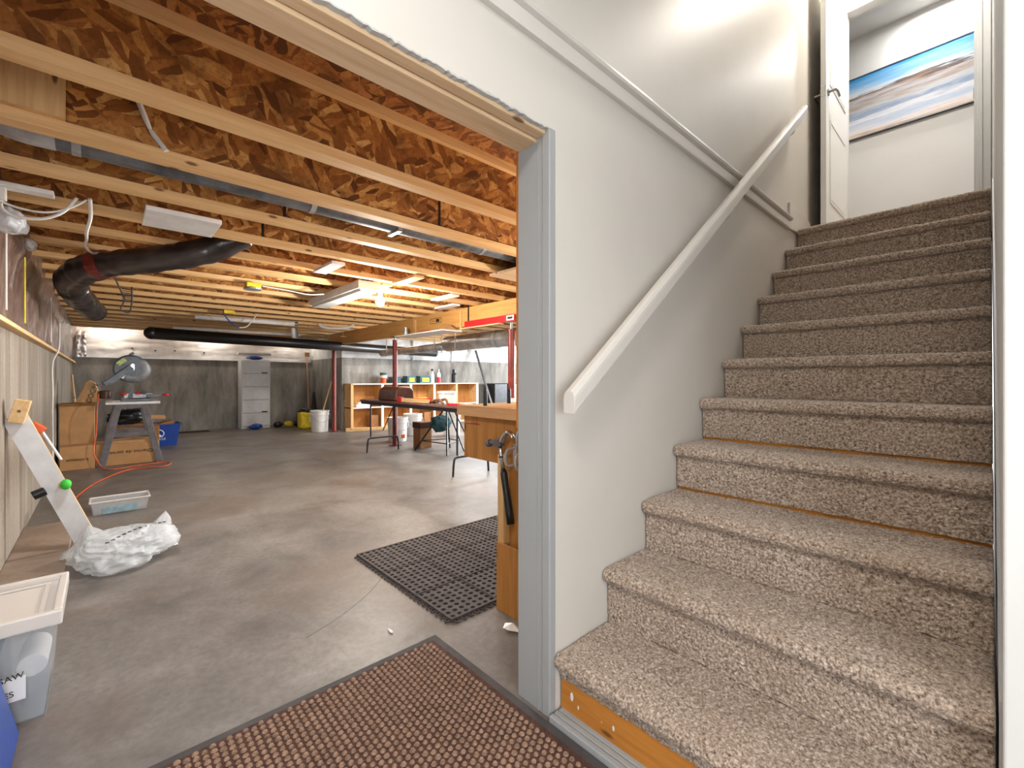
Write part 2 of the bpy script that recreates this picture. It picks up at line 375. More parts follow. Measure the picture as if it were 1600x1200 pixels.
# left wall with its sill and vapour barrier
ck = smooth_path([(-.95, -.42, 0), (-1.02, -.25, 0), (-1.15, -.05, 0), (-1.32, .12, 0), (-1.42, .2, 0)], 6)
B().add([Vector((p.x + d_, p.y + d_, .0006)) for p in ck for d_ in (-.0011, .0011)], [(i * 2, i * 2 + 1, i * 2 + 3, i * 2 + 2) for i in range(len(ck) - 1)]).build('floor_crack', 'screw_dark', bpy.data.objects['floor'])
wl = thing('wall_left', None, None, (-5, YL, 0), kind='structure')
B().box(XB, YL - .2, 0, -.14, YL, 1.325).build('concrete_wall', 'wall_concrete_left', wl)
B().box(XB, YL - .19, 1.325, -.14, YL + .045, 1.35).build('sill_plate', 'pine', wl, bevel=.004)
random.seed(3)
def poly_fn(u, v):
    x = -.2 - u * 9.8; z = 1.35 + v * .8
    return Vector((x, YL + .012 + .035 * noise.noise((x * 2.3, z * 3, 0)) + .012 * noise.noise((x * 9, z * 11, 3)) + (.02 if v > .5 else 0), z))
B().grid(poly_fn, 200, 14).build('vapour_barrier', 'vapour_poly', wl, smooth=True)
B().box(XB, YL - .2, 1.35, -.14, YL - .05, 2.25).build('rim_board', 'osb_deck', wl)
for x, m_ in ((-3.05, 'yellow_plastic'), (-2.35, 'lid_plastic'), (-4.9, 'lid_plastic')):
    B().box(x - .012, YL + .05, 1.38, x + .012, YL + .056, 1.78).build('seam_tape', m_, wl, bevel=.002)
# back wall and the return nearer the shelf
wb = thing('wall_back', None, None, (XB, .6, 0), kind='structure')
B().box(XB - .2, YL - .2, 0, XB, YJ, 1.44).build('concrete_wall', 'wall_concrete_back', wb)
def ins_fn(x, y0, y1, z0, z1):
    def fn(u, v):
        y = y0 + u * (y1 - y0); z = z0 + v * (z1 - z0)
        q = abs(noise.noise((0, y * 1.1, z * 14))) ; return Vector((x + .014 * noise.noise((1, y * 2, z * 9)) - .012 * (1 if q < .06 else 0), y, z))
    return fn
B().box(XB - .2, YL - .2, 1.44, XB + .01, YJ, 2.24).build('rim_insulation', 'white_board_ins', wb)
B().grid(ins_fn(XB + .035, YL + .05, YJ, 1.44, 2.15), 110, 30).build('insulation_face', 'white_board_ins', wb, smooth=True)
B().box(XB + .01, YL + .05, 1.432, XB + .05, YJ, 1.444).build('insulation_edge', 'board_white', wb)
for y, z in ((-.62, 1.62), (-.28, 1.59), (.02, 1.6), (.5, 1.58)):
    B().cyl((XB + .03, y, z), (XB + .052, y, z), .014, n=8).build('fastener', 'screw_dark', wb)
def foil_fn(u, v):
    x = XB + .07 + .03 * noise.noise((u * 3, v * 9, 5)); y = YL + .05 + u * .13
    return Vector((x, y, 1.44 + v * .46))
B().grid(foil_fn, 10, 30).build('foil_strip', 'foil', wb)
ws = thing('wall_shelf', None, None, (XS, 6.5, 0), kind='structure')
B().box(XS - 1.95, YJ, 0, XS, YF, 1.49).build('concrete_wall', 'wall_concrete_back', ws)
B().box(XS - 1.95, YJ, 1.49, XS - .03, YF, 2.24).build('rim_insulation', 'white_board_ins', ws)
B().grid(ins_fn(XS + .01, YJ, YF, 1.49, 2.2), 120, 24).build('insulation_face', 'white_board_ins', ws, smooth=True)
for y in (4.25, 5.35, 7.3): B().box(XS + .02, y, 1.47, XS + .035, y + .02, 2.0).build('joint_strip', 'galv_metal', ws)
we = thing('wall_end', None, None, (-4, YF, 0), kind='structure')
B().box(XS, YF, 0, -.14, YF + .2, 1.0).box(XS, YF, 1.7, -.14, YF + .2, 2.25).box(XS, YF, 1, -6.5, YF + .2, 1.7).box(-2.5, YF, 1, -.14, YF + .2, 1.7).build('concrete_wall', 'wall_concrete_back', we)
wn = thing('window_1', None, None, (-4.5, YF + .1, 1.0), kind='structure')
B().ring(-6.5, YF + .03, 1.0, -2.5, YF + .09, 1.7, .05, 1).box(-4.53, YF + .03, 1.05, -4.47, YF + .09, 1.65).build('window_frame', 'white_plastic', wn)
B().box(-6.45, YF + .1, 1.05, -2.55, YF + .11, 1.65).build('pane', 'window_glow', wn)

# ceiling: deck, I-joists (web, flanges, stiffener blocks)
ce = thing('ceiling', None, None, (-4, 0, ZD), kind='structure')
random.seed(11)
x = -.14
while x > XB:
    x2 = max(x - 1.22, XB); B().box(x2 + .002, YL - .1, ZD, x - .002, YF, ZD + .02).build('deck_panel', 'osb_deck', ce); x = x2
xs = [-.917 - .48 * k for k in range(20)]
def joist_meshes(y0, y1):
    fl = B().box(-.035, y0, 0, .035, y1, .042).build('bottom_flange', 'joist_flange', None); tf = B().box(-.035, y0, .26, .035, y1, .302).build('top_flange', 'joist_flange', None)
    wbm = B().box(-.005, y0, .035, .005, y1, .265).build('web', 'osb_web', None)
    res = []
    for o in (fl, tf, wbm):
        off = o.location.copy(); o.data.transform(Matrix.Translation(off)); o.location = (0, 0, 0); res.append(o)
    return res
sets = [joist_meshes(YL + .02, YF - .02), joist_meshes(YL + .02, YJ - .02)]
first = [True, True]
for k, xj in enumerate(xs):
    if xj < XB + .05: continue
    s_ = 0 if xj > XS + .05 else 1
    j = bpy.data.objects.new('floor_joist', None); COL.objects.link(j); j.parent = ce; j.location = Vector((xj, 0, ZJ)) - Vector((-4, 0, ZD)); MW[j.name] = Matrix.Translation((xj, 0, ZJ))
    for p in sets[s_]:
        if first[s_]: c = p
        else: c = p.copy(); COL.objects.link(c)
        c.parent = j
    first[s_] = False
    for yy in ((.83,) if k == 0 else (.5,) if k == 1 else (-.25,)):
        if k < 4: B().box(xj + .006, yy, ZJ + .042, xj + .0075, yy + .014, ZJ + .26).build('web_joint', 'screw_dark', j)
B().box(-.3, YL, ZD - .042, -.14, YF, ZD).build('edge_plate', 'joist_flange', ce)
B().box(-1.375, -1.33, ZJ + .042, -1.33, -1.12, ZJ + .26).build('squash_block', 'pine_z', ce)
# blocking scraps nailed between joists
for (xa, ya, m_) in ((-2.6, .92, 'pine_y'), (-3.08, .872, 'pine_y'), (-3.08, 1.64, 'board_white'), (-3.56, 2.0, 'board_white'), (-2.63, .24, 'board_white')):
    B().box(xa - .2, ya, ZJ - .022, xa + .2, ya + .1, ZJ - .002).build('blocking_scrap', m_, ce)

# stair wall with the cut opening
wst = thing('wall_stair', None, None, (0, 1.8, 0), kind='structure')
B().box(-.138, 0, 0, 0, YD + .1, 4.5).build('drywall', 'stair_wall_paint', wst)
random.seed(5)
pts = []; yy = 0.0
n_ = 220
def rag(y): return 1.813 + .005 * noise.noise((y * 9, 0, 0)) + .006 * noise.noise((y * 60, 2, 0))
poly = [(.0, 4.5)] + [(YL - .6, 4.5)] + [(-(n_ - i) / n_ * (-(YL - .6)) + 0.0, rag(i * .0123)) for i in range(n_ + 1)]
B().prism(poly, 0, -.013, 0).build('drywall_over_opening', 'stair_wall_paint', wst)
poly2 = [(.0, 1.86), (YL - .6, 1.86)] + [(-(n_ - i) / n_ * (-(YL - .6)), rag(i * .0123) - .002 - .008 * abs(noise.noise((i * .31, 7, 1)))) for i in range(n_ + 1)]
B().prism(poly2, 0, -.015, -.0006).build('torn_drywall_edge', 'drywall_core', wst)
B().box(-.052, YL - .6, 1.80, -.016, .0, 1.99).build('header_plate', 'header_wood', wst, bevel=.002)
B().box(-.138, YL - .6, 1.79, -.055, .0, 1.99).build('header_plate', 'header_wood', wst, bevel=.002)
B().box(-.138, YL - .6, 1.99, -.015, 0, 4.5).build('framing', 'header_wood', wst)
B().box(-.14, -.014, 0, -.022, 0, 1.80).build('jamb_face', 'jamb_paint', wst, bevel=.002)
B().box(-.03, -.017, 0, .003, .012, 1.815).build('corner_bead', 'jamb_paint', wst, bevel=.004, seg=3)
B().box(-.05, -.0155, 0, -.046, -.013, 1.8).build('bead_flange', 'jamb_paint', wst)
B().box(-.15, -.013, .88, -.14, .05, 1.80).build('sheathing_strip', 'plywood', wst)
# right wall, its casing and end
wr = thing('wall_right', None, None, (W, 1.8, 0), kind='structure')
B().box(W, .2, 0, W + .13, YD + .1, 4.5).build('drywall', 'white_wall_paint', wr)
B().box(W - .002, .185, 0, W + .05, .2, 4.5).build('corner_bead', 'white_wall_paint', wr, bevel=.005, seg=3)
B().box(W + .085, .18, 0, W + .13, .2, 4.5).build('drywall_patch', 'white_wall_paint', wr, bevel=.004)
sk = [(.22, .0), (.22, .30), (YD, .30 + (YD - .22) * RISE / RUN - .8), (YD, .0)]
B().prism([(.25, .10), (.25, .42), (2.53, .42 + 2.28 * RISE / RUN), (2.53, .10 + 2.28 * RISE / RUN)], 0, W - .006, W).build('skirt_board', 'grey_casing_paint', wr)
# landing wall with doorway, wall beyond
wd = thing('wall_landing', None, None, (.47, YD, ZT), kind='structure')
B().box(0, YD, ZT, .10, YD + .1, 4.5).box(.862, YD, ZT, W, YD + .1, 4.5).box(.10, YD, 4.14, .862, YD + .1, 4.5).build('drywall', 'white_wall_paint', wd)
tr2 = thing('trim_2', None, None, (.47, YD, ZT), kind='structure')
B().box(.858, YD - .018, ZT, .93, YD, 4.2).build('casing', 'grey_casing_paint', tr2, bevel=.004)
B().box(.875, YD - .026, ZT, .888, YD - .018, 4.2).build('casing_ridge', 'grey_casing_paint', tr2, bevel=.002)
B().box(.846, YD - .005, ZT, .862, YD + .1, 4.14).build('jamb', 'grey_casing_paint', tr2)
B().box(.841, YD + .02, ZT + 1.0, .846, YD + .05, ZT + 1.07).build('strike_plate', 'chrome', tr2, bevel=.002)
B().box(-2.5, YW, ZT, 3.5, YW + .1, 4.5).build('wall_upstairs', 'white_wall_paint', kind='structure')
B().box(-2.5, YD + .1, ZT - .05, 3.5, YW, ZT).build('floor_upstairs', 'carpet', kind='structure')
B().box(-2.5, .3, 4.5, 3.5, YW + .1, 4.6).build('ceiling_upstairs', 'white_wall_paint', kind='structure')
B().box(-2.6, YD + .1, ZT, -2.5, YW, 4.5).build('wall_hall_left', 'white_wall_paint', kind='structure')
B().box(3.5, YD + .1, ZT, 3.6, YW, 4.5).build('wall_hall_right', 'white_wall_paint', kind='structure')
B().box(W + .13, YD, ZT, 3.5, YD + .1, 4.5).box(-2.5, YD, ZT, -.138, YD + .1, 4.5).build('wall_hall_front', 'white_wall_paint', kind='structure')
# lower hall behind the camera
B().box(.0, -2.4, 2.6, 2.1, .3, 2.7).build('ceiling_hall', 'white_wall_paint', kind='structure')
B().box(W, .2, 2.6, 2.1, .3, 4.5).box(0, .25, 2.6, W, .3, 4.5).build('wall_over_hall', 'white_wall_paint', kind='structure')
B().box(-.138, -2.5, 0, 2.1, -2.4, 2.6).build('wall_hall_back', 'white_wall_paint', kind='structure')
B().box(2.1, -2.4, 0, 2.2, .3, 2.6).build('wall_hall_side', 'white_wall_paint', kind='structure')
B().box(W + .13, .2, 0, 2.1, .3, 2.6).build('wall_hall_end', 'white_wall_paint', kind='structure')
B().box(-.138, -2.4, 0, 0, YL - .2, 2.6).build('wall_hall_left_end', 'stair_wall_paint', kind='structure')

d2 = thing('door_fill', None, None, (2.1, -1.2, 0), kind='structure')  # unseen glass door added to carry the entry fill light
B().ring(2.07, -1.68, 0, 2.1, -.72, 2.12, .06, 0).build('frame', 'door_paint', d2)
B().box(2.085, -1.62, .06, 2.09, -.78, 2.06).build('pane', 'window_glow', d2)
bl2 = thing('light_bulb', 'added fill bulb hidden behind the stair wall above the workbench', 'light bulb', (-.75, 2.0, 1.6))  # body of the added fill bulb near the bench
B().cyl((-.75, 2.0, 2.237), (-.75, 2.0, 1.735), .02, n=14).build('socket', 'white_plastic', bl2)
B().lathe([(.014, .07), (.018, .055), (.03, .03), (.034, .008), (.03, -.015), (.018, -.03), (.001, -.034)], (-.75, 2.0, 1.665), 20).build('globe', 'bulb_glow', bl2, smooth=True)
for i, (bx_, by_, bp_) in enumerate(BAY_FILL):  # bodies of the added, hidden fill bulbs
    t_ = thing('light_bulb', ['added fill bulb above the back wall, middle of three', 'added fill bulb above the back wall, in the left corner', 'added fill bulb above the back wall beside the broom', 'added fill bulb in the joist bay beyond the beam'][i], 'light bulb', (bx_, by_, 2.0))
    B().cyl((bx_, by_, 2.237), (bx_, by_, 2.09), .03, n=12).build('socket', 'white_plastic', t_)
    B().lathe([(.014, .07), (.018, .055), (.03, .03), (.034, .008), (.03, -.015), (.018, -.03), (.001, -.034)], (bx_, by_, 2.03), 16).build('globe', 'bulb_glow', t_, smooth=True)
for i, (lx, ly) in enumerate(((-6.0, 4.6), (-2.2, 3.9))): B().box(lx - .6, ly - .1, 1.915, lx + .6, ly + .1, 1.935).build('fill_lamp', 'white_metal', label=['added long fill lamp beyond the beam near the shelf unit', 'added long fill lamp beyond the beam near the workbench'][i], cat='light fixture')  # housings of the two added fill lamps
# trim along the stair wall
tp = [(0, 2.045), (.018, 2.045), (.02, 2.05), (.02, 2.09), (.014, 2.094), (.014, 2.10), (.03, 2.104), (.035, 2.112), (.034, 2.12), (.018, 2.135), (.012, 2.142), (.010, 2.15), (0, 2.152)]
b = B(); n = len(tp); b.add([(x_, -1.4, z_) for x_, z_ in tp] + [(x_, 2.36, z_) for x_, z_ in tp], [tuple(range(n)), tuple(range(n, 2 * n))] + [(i, (i + 1) % n, n + (i + 1) % n, n + i) for i in range(n)])
b.build('trim_1', 'trim_paint', kind='structure')
t3 = B(); t3.add([(0, 2.36, 2.05), (.014, 2.36, 2.05), (.014, 2.36, 2.23), (0, 2.36, 2.23), (0, 2.86, 2.09), (.014, 2.86, 2.09), (.014, 2.86, 2.2), (0, 2.86, 2.2)], [(0, 1, 2, 3), (4, 7, 6, 5), (0, 4, 5, 1), (1, 5, 6, 2), (2, 6, 7, 3), (3, 7, 4, 0)])
t3.build('baseboard_landing', 'trim_paint', kind='structure', bevel=.003)

# off-frame lamp discs: stair and upstairs inferred, lower hall one added as fill
def ceil_lamp(loc, r, label, kind='round'):
    t = thing('ceiling_lamp', label, 'ceiling lamp', loc)
    B().lathe([(r, 0), (r, -.02), (r * .93, -.025), (0.001, -.025)], loc, 24).build('base', 'white_metal', t, smooth=False)
ceil_lamp((1.0, -1.5, 2.6), .2, 'added round white fill lamp on the lower hall ceiling')
ceil_lamp((.55, 2.95, 4.5), .14, 'round white lamp above the carpeted stairs')
ceil_lamp((.6, 4.34, 4.5), .14, 'round white lamp on the upstairs hall ceiling')
# ------------------------------------------------------------------ staircase
stc = thing('staircase', 'straight carpeted staircase climbing along the cream wall', 'staircase', (.47, 1.3, 0))
body = [(.045, 0)]
for k in range(1, NST + 1):
    y0 = (k - 1) * RUN + .045; body += [(y0, k * RISE - .02), (k * RUN + .045, k * RISE - .02)] if k < NST else [(y0, k * RISE - .02), (YD + .1, k * RISE - .02)]
body += [(YD + .1, ZT - .25), (2.6, ZT - .25), (.5, 0)]
B().prism(body, 0, .006, W - .012).build('stair_body', 'riser_wood', stc)
def step_profile(k):
    y0 = (k - 1) * RUN; z1 = k * RISE; zb = (k - 1) * RISE + ((.013 if k in (4, 5) else .002) if k > 1 else .105)
    P = []
    if k > 1: P += [(y0 + .034, zb), (y0 + .033, zb + .05), (y0 + .031, z1 - .06), (y0 + .026, z1 - .048)]
    else: P += [(y0 + .044, zb), (y0 + .03, zb + .005), (y0 + .022, z1 - .05)]
    for a in range(7):
        an = -.62 * PI + a / 6 * 1.12 * PI
        P.append((y0 + .022 - .022 * math.cos(an) if False else y0 + .022 + .022 * math.cos(PI - an - .0) * 1.0, z1 - .023 + .023 * math.sin(an)))
    yend = k * RUN + .040 if k < NST else 3.6
    P += [(y0 + .07, z1 + .001), (y0 + .15, z1), (yend, z1)]
    return P
def densify(P, d):
    out = []
    for (a, b_), (c, e) in zip(P, P[1:]):
        L = math.hypot(c - a, e - b_); m = max(1, int(L / d))
        for i in range(m): t = i / m; out.append((a + (c - a) * t, b_ + (e - b_) * t))
    out.append(P[-1]); return out
for k in range(1, NST + 1):
    P = step_profile(k); res_ = .0026 if k < 5 else .004 if k < 9 else .006
    if k == NST: P = P[:-1] + [(P[-2][0] + .1, P[-1][1])]
    D = densify(P, res_); nx = int((W - .014) / res_)
    m = len(D); vs = []; wt = (W - .014)
    for j, (y, z) in enumerate(D):
        a = D[max(j - 1, 0)]; c = D[min(j + 1, m - 1)]; ny, nz = -(c[1] - a[1]), (c[0] - a[0]); L = math.hypot(ny, nz) or 1; ny /= L; nz /= L
        for i in range(nx + 1):
            x = .004 + wt * i / nx
            q = Vector((x * 130, y * 130, z * 130)); h = .0042 * noise.noise(q) + .0026 * noise.noise(q * 1.9 + Vector((5, 1, 2))) + .003 * noise.noise(q * .07)
            if i == 0 or i == nx: h -= .006
            q2 = q * .9 + Vector((3, 3, 3)); sx = .0016 * noise.noise(q2)
            vs.append((x + (sx if 0 < i < nx else 0), y + ny * h - nz * sx, z + nz * h + ny * sx))
    b = B(); b.add(vs, [(j * (nx + 1) + i, j * (nx + 1) + i + 1, (j + 1) * (nx + 1) + i + 1, (j + 1) * (nx + 1) + i) for j in range(m - 1) for i in range(nx)])
    b.build('carpet_step', 'carpet', stc, smooth=True)
B().box(.004, 2.7, ZT - .02, W - .012, 3.6, ZT).build('landing_carpet', 'carpet', stc)
B().box(.008, .032, 0, W - .01, .045, .13).build('bottom_riser', 'riser_wood', stc)
random.seed(2)
for (px, pz, r) in ((.05, .07, .012), (.075, .05, .007), (.16, .055, .005), (.2, .06, .008), (.03, .11, .004)):
    B().sphere((px, .0325, pz), r, 8, 6, (.6, .12, 1.2)).build('paint_splash', 'white_wall_paint', stc)
b = B()
for i in range(3): b.box(.01, -.028 + i * .022, 0, W - .012, -.01 + i * .022, .022 - i * .002)
b.build('threshold_strip', 'jamb_paint', stc, bevel=.003)
# ------------------------------------------------------------------ handrail
hr = thing('handrail', 'cream painted wooden handrail sloping up beside the carpeted stairs', 'handrail', (.075, 1.2, .975))
sec = [(-.021, -.05), (.021, -.05), (.022, -.012), (.021, 0), (.016, .012), (.007, .018), (-.007, .018), (-.016, .012), (-.021, 0), (-.022, -.012)]
a0 = Vector((.075, -.012, .99)); a1 = Vector((.075, 2.43, 2.862)); n = len(sec)
b = B(); b.add([a0 + Vector((u, 0, v)) for u, v in sec] + [a1 + Vector((u, 0, v)) for u, v in sec], [tuple(range(n)), tuple(range(n, 2 * n))] + [(i, (i + 1) % n, n + (i + 1) % n, n + i) for i in range(n)])
b.build('rail', 'trim_paint', hr, bevel=.002)
for t in (.075, .115, .49, .92):
    p = a0.lerp(a1, t)
    br = B().tube(smooth_path([(.002, p.y, p.z - .1), (.03, p.y, p.z - .1), (.065, p.y, p.z - .085), (.075, p.y, p.z - .05)], 4), .005, 8).cyl((.001, p.y, p.z - .1), (.006, p.y, p.z - .1), .018).build('bracket', 'trim_paint', hr, smooth=False)
    B().cyl((.07, p.y - .004, p.z - .056), (.07, p.y - .004, p.z - .068), .006, n=8).build('bracket_screw', 'screw_dark', br)

# ------------------------------------------------------------------ door and painting
d = thing('door_1', None, None, (.09, 2.86, ZT), kind='structure')
B().box(.075, 2.862, ZT + .012, .11, 3.595, 4.12).build('door_leaf', 'door_paint', d, bevel=.002)
for z0, z1 in ((2.36, 2.98), (3.24, 3.98)):
    for y0, y1 in ((2.97, 3.49),):
        B().ring(.108, y0, z0, .116, y1, z1, .018, 0).build('panel_moulding', 'door_paint', d, bevel=.003)
        B().box(.109, y0 + .03, z0 + .03, .114, y1 - .03, z1 - .03).build('raised_panel', 'door_paint', d, bevel=.004)
for s_, xf in ((1, .11), (-1, .075)):
    h = B().cyl((xf, 2.915, 3.165), (xf + s_ * .008, 2.915, 3.165), .027, n=16).cyl((xf, 2.915, 3.165), (xf + s_ * .05, 2.915, 3.165), .009, n=10).tube(smooth_path([(xf + s_ * .046, 2.915, 3.165), (xf + s_ * .052, 2.95, 3.166), (xf + s_ * .05, 3.02, 3.16)], 4), .008, 8)
    h.build('lever_handle', 'nickel', d, smooth=False)
B().box(.08, 2.858, 3.12, .105, 2.863, 3.20).build('latch_plate', 'chrome', d, bevel=.001)
pt = thing('painting', 'blue and white abstract seascape painting on the upstairs wall', 'painting', (.7, YW - .02, 3.476))
B().box(-.05, YW - .032, 3.48, 1.55, YW - .022, 4.08).build('canvas', 'painting_canvas', pt)
B().ring(-.057, YW - .038, 3.473, 1.557, YW - .001, 4.087, .007, 1).build('frame', 'grey_steel', pt)
# ------------------------------------------------------------------ floor mats
rg = thing('door_mat', 'brown ribbed entrance mat with dark rubber border', 'mat', (-.16, -.63, 0))
X0, X1, Y0, Y1 = -.61, .29, -1.24, -.03
B().box(X0, Y0, .0, X1, Y1, .006).build('border', 'rug_border', rg, bevel=.003)
B().box(X0 + .03, Y0 + .03, .004, X1 - .03, Y1 - .03, .0085).build('backing', 'rug_base', rg)
b = B(); pit = .022; j = 0; y = Y0 + .042
while y < Y1 - .036:
    x = X0 + .042 + (pit / 2 if j % 2 else 0)
    while x < X1 - .036:
        r = .0088 + random.uniform(-.001, .001); h = .0135 + random.uniform(-.0012, .0012)
        vs = [(x + r * math.cos(a * PI / 3), y + r * math.sin(a * PI / 3), .008) for a in range(6)] + [(x + r * .65 * math.cos(a * PI / 3), y + r * .65 * math.sin(a * PI / 3), h) for a in range(6)]
        b.add(vs, [(a, (a + 1) % 6, 6 + (a + 1) % 6, 6 + a) for a in range(6)] + [tuple(range(6, 12))]); x += pit
    y += pit * .92; j += 1
b.build('pile_nubs', 'rug_brown', rg, kind='stuff')
rm = thing('rubber_mat', 'black rubber drainage mat with rows of round holes in front of the workbench', 'mat', (-1.12, .83, 0))
MX0, MX1, MY0, MY1 = -1.6, -.645, .075, 1.62
b = B(); nx, ny = 26, 42; dx = (MX1 - MX0) / nx; dy = (MY1 - MY0) / ny; T = .014
for i in range(nx):
    for j in range(ny):
        cx = MX0 + (i + .5) * dx; cy = MY0 + (j + .5) * dy; hx = dx / 2; hy = dy / 2
        if i % 9 == 8 or j % 7 == 6:
            pass
        r = .0118; sq = [(hx, 0), (hx, hy), (0, hy), (-hx, hy), (-hx, 0), (-hx, -hy), (0, -hy), (hx, -hy)]
        vs = [(cx + a, cy + c, T) for a, c in sq] + [(cx + r * math.cos(a * PI / 4), cy + r * math.sin(a * PI / 4), T) for a in range(8)] + [(cx + r * math.cos(a * PI / 4), cy + r * math.sin(a * PI / 4), .001) for a in range(8)]
        b.add(vs, [(a, (a + 1) % 8, 8 + (a + 1) % 8, 8 + a) for a in range(8)] + [(8 + a, 8 + (a + 1) % 8, 16 + (a + 1) % 8, 16 + a) for a in range(8)])
b.build('perforated_sheet', 'black_rubber', rm)
b = B().ring(MX0 - .004, MY0 - .004, 0, MX1 + .004, MY1 + .004, T + .002, .012)
for i in (9, 18): b.box(MX0 + i * dx - .004, MY0, .001, MX0 + i * dx + .004, MY1, T + .003)
for j in range(7, ny, 7): b.box(MX0, MY0 + j * dy - .004, .001, MX1, MY0 + j * dy + .004, T + .003)
b.build('ridge', 'black_rubber', rm)
b = B()
for i in range(nx):
    cx = MX0 + (i + .5) * dx
    b.tube([(cx + .011 * math.cos(a), MY0 - .004 - .018 * math.sin(a), .006) for a in [PI * q / 6 for q in range(7)]], .004, 6)
for j in range(ny):
    cy = MY0 + (j + .5) * dy
    b.tube([(MX1 + .004 + .018 * math.sin(a), cy + .011 * math.cos(a), .006) for a in [PI * q / 6 for q in range(7)]], .004, 6)
b.build('edge_loops', 'black_rubber', rm, kind='stuff')
# ------------------------------------------------------------------ workbench
wk = thing('workbench', 'pine workbench with thick top standing behind the stair wall', 'workbench', (-.55, 1.2, 0))
for i in range(4):
    xa = -.945 + i * .2005; B().box(xa, .325, .862, xa + .199, 2.1, .91).build('top_plank', 'bench_wood' if i % 2 else 'pine_y', wk, bevel=.003)
B().box(-.945, .318, .858, -.145, .325, .908).build('top_edge_board', 'bench_wood', wk)
B().box(-.92, .345, .645, -.145, .363, .86).build('apron', 'bench_ply', wk, bevel=.002)
B().box(-.92, .363, .645, -.90, 2.05, .86).build('side_apron', 'bench_ply', wk)
B().box(-.605, .30, .30, -.565, .345, .70).build('leg', 'pine_z', wk, bevel=.002)
B().box(-.565, .335, .0, -.16, .345, .66).build('leg_board', 'bench_ply', wk)
B().box(-.59, .366, 0, -.52, .44, .86).build('leg', 'pine_z', wk, bevel=.002)
B().box(-.90, 1.95, 0, -.83, 2.04, .86).build('leg', 'pine_z', wk); B().box(-.24, 1.95, 0, -.17, 2.04, .86).build('leg', 'pine_z', wk)
B().box(-.6, .288, .0, -.16, .30, .305).build('lower_panel', 'bench_ply', wk, bevel=.002)
for i in range(2): B().box(-.6, .36 + i * .3, .30, -.16, .6 + i * .3, .315).build('lower_shelf', 'bench_ply', wk)
for (hx, hz) in ((-.535, .70), (-.47, .69), (-.462, .79)):
    B().tube(smooth_path([(hx, .345, hz + .03), (hx, .30, hz + .028), (hx, .285, hz), (hx, .295, hz - .04), (hx, .345, hz - .045)], 4), .006, 8).box(hx - .01, .34, hz - .06, hx + .01, .346, hz + .05).build('hook', 'galv_metal', wk)
B().box(-.9, .3435, .815, -.79, .345, .818).box(-.86, .3435, .818, -.80, .345, .822).build('paint_drip', 'red_paint', wk)
for i, (dxx, dyy) in enumerate(((-.78, .372), (-.855, .6))):
    B().cyl((dxx, dyy, .91), (dxx, dyy, .985), .011, .009, 10).cyl((dxx, dyy, .985), (dxx, dyy, .99), .007, n=10).build('bench_dog', 'dark_steel', label=['dark steel peg standing near the bench corner', 'dark steel peg standing further back on the bench'][i], cat='peg', group='pegs on the workbench')
hm = thing('hammer', 'claw hammer with chrome neck and black grip hanging on the workbench', 'hammer', (-.57, .31, .40))
def hp(u, v, y=.30): return Vector((-.595 + u, y, .75 + v))
ax = Vector((.075, 0, -.34)).normalized()
neck0 = Vector((-.593, .30, .755)); grip0 = neck0 + ax * .125; grip1 = neck0 + ax * .36
B().tube([neck0, neck0 + ax * .06, grip0], [.011, .009, .010], 12).build('neck', 'chrome', hm, smooth=True)
B().tube([grip0, grip0 + ax * .02, grip0 + ax * .1, grip0 + ax * .19, grip1], [.013, .016, .0155, .018, .017], 14).cyl(neck0 + ax * .062, neck0 + ax * .07, .0115, n=12).build('grip', 'black_plastic', hm, smooth=True)
hd = B().cyl((-.675, .30, .742), (-.655, .30, .747), .018, n=16).cyl((-.655, .30, .747), (-.615, .30, .752), .011, .014, 14).beam((-.618, .30, .75), (-.572, .30, .757), .03, .034)
hd.build('head', 'grey_steel', hm, bevel=.003)
cl = B()
pth = smooth_path([(-.578, 0, .757), (-.557, 0, .79), (-.535, 0, .806), (-.512, 0, .80), (-.497, 0, .783)], 4)
for s_ in (-1, 1): cl.tube([(p.x, .30 + s_ * (.003 + .006 * i / len(pth)), p.z) for i, p in enumerate(pth)], [.013 - .010 * i / len(pth) for i in range(len(pth))], 8)
cl.build('claw', 'chrome', hm, smooth=True)
# ------------------------------------------------------------------ folding table
ft = thing('folding_table', 'long dark brown folding table in front of the shelf unit', 'table', (-4.0, 2.0, 0))
TX0, TX1, TY0, TY1, TZ = -5.3, -2.72, 1.72, 2.2, .745
B().box(TX0, TY0, TZ - .022, TX1, TY1, TZ).build('tabletop', 'table_brown', ft, bevel=.005)
B().ring(TX0 + .02, TY0 + .01, TZ - .06, TX1 - .02, TY1 - .01, TZ - .02, .02).build('apron_rail', 'dark_steel', ft)
for xl in (-5.05, -2.96):
    for yl in (TY0 + .05, TY1 - .05):
        s_ = -1 if yl < 1.95 else 1
        B().tube([(xl, yl, TZ - .03), (xl, yl, .22)], .011, 10).tube(smooth_path([(xl, yl - s_ * .02, .2), (xl, yl + s_ * .0, .2), (xl, yl + s_ * .04, .17), (xl - .0, yl + s_ * .055, .0)], 5), .012, 10).build('leg', 'dark_steel', ft)
    B().tube([(xl, TY0 + .05, .2), (xl, TY1 - .05, .2)], .011, 10).build('leg_crossbar', 'dark_steel', ft)
    B().tube([(xl, 1.96, .3), (xl + (.35 if xl < -4 else -.35), 1.96, TZ - .04)], .007, 8).build('leg_brace', 'dark_steel', ft)
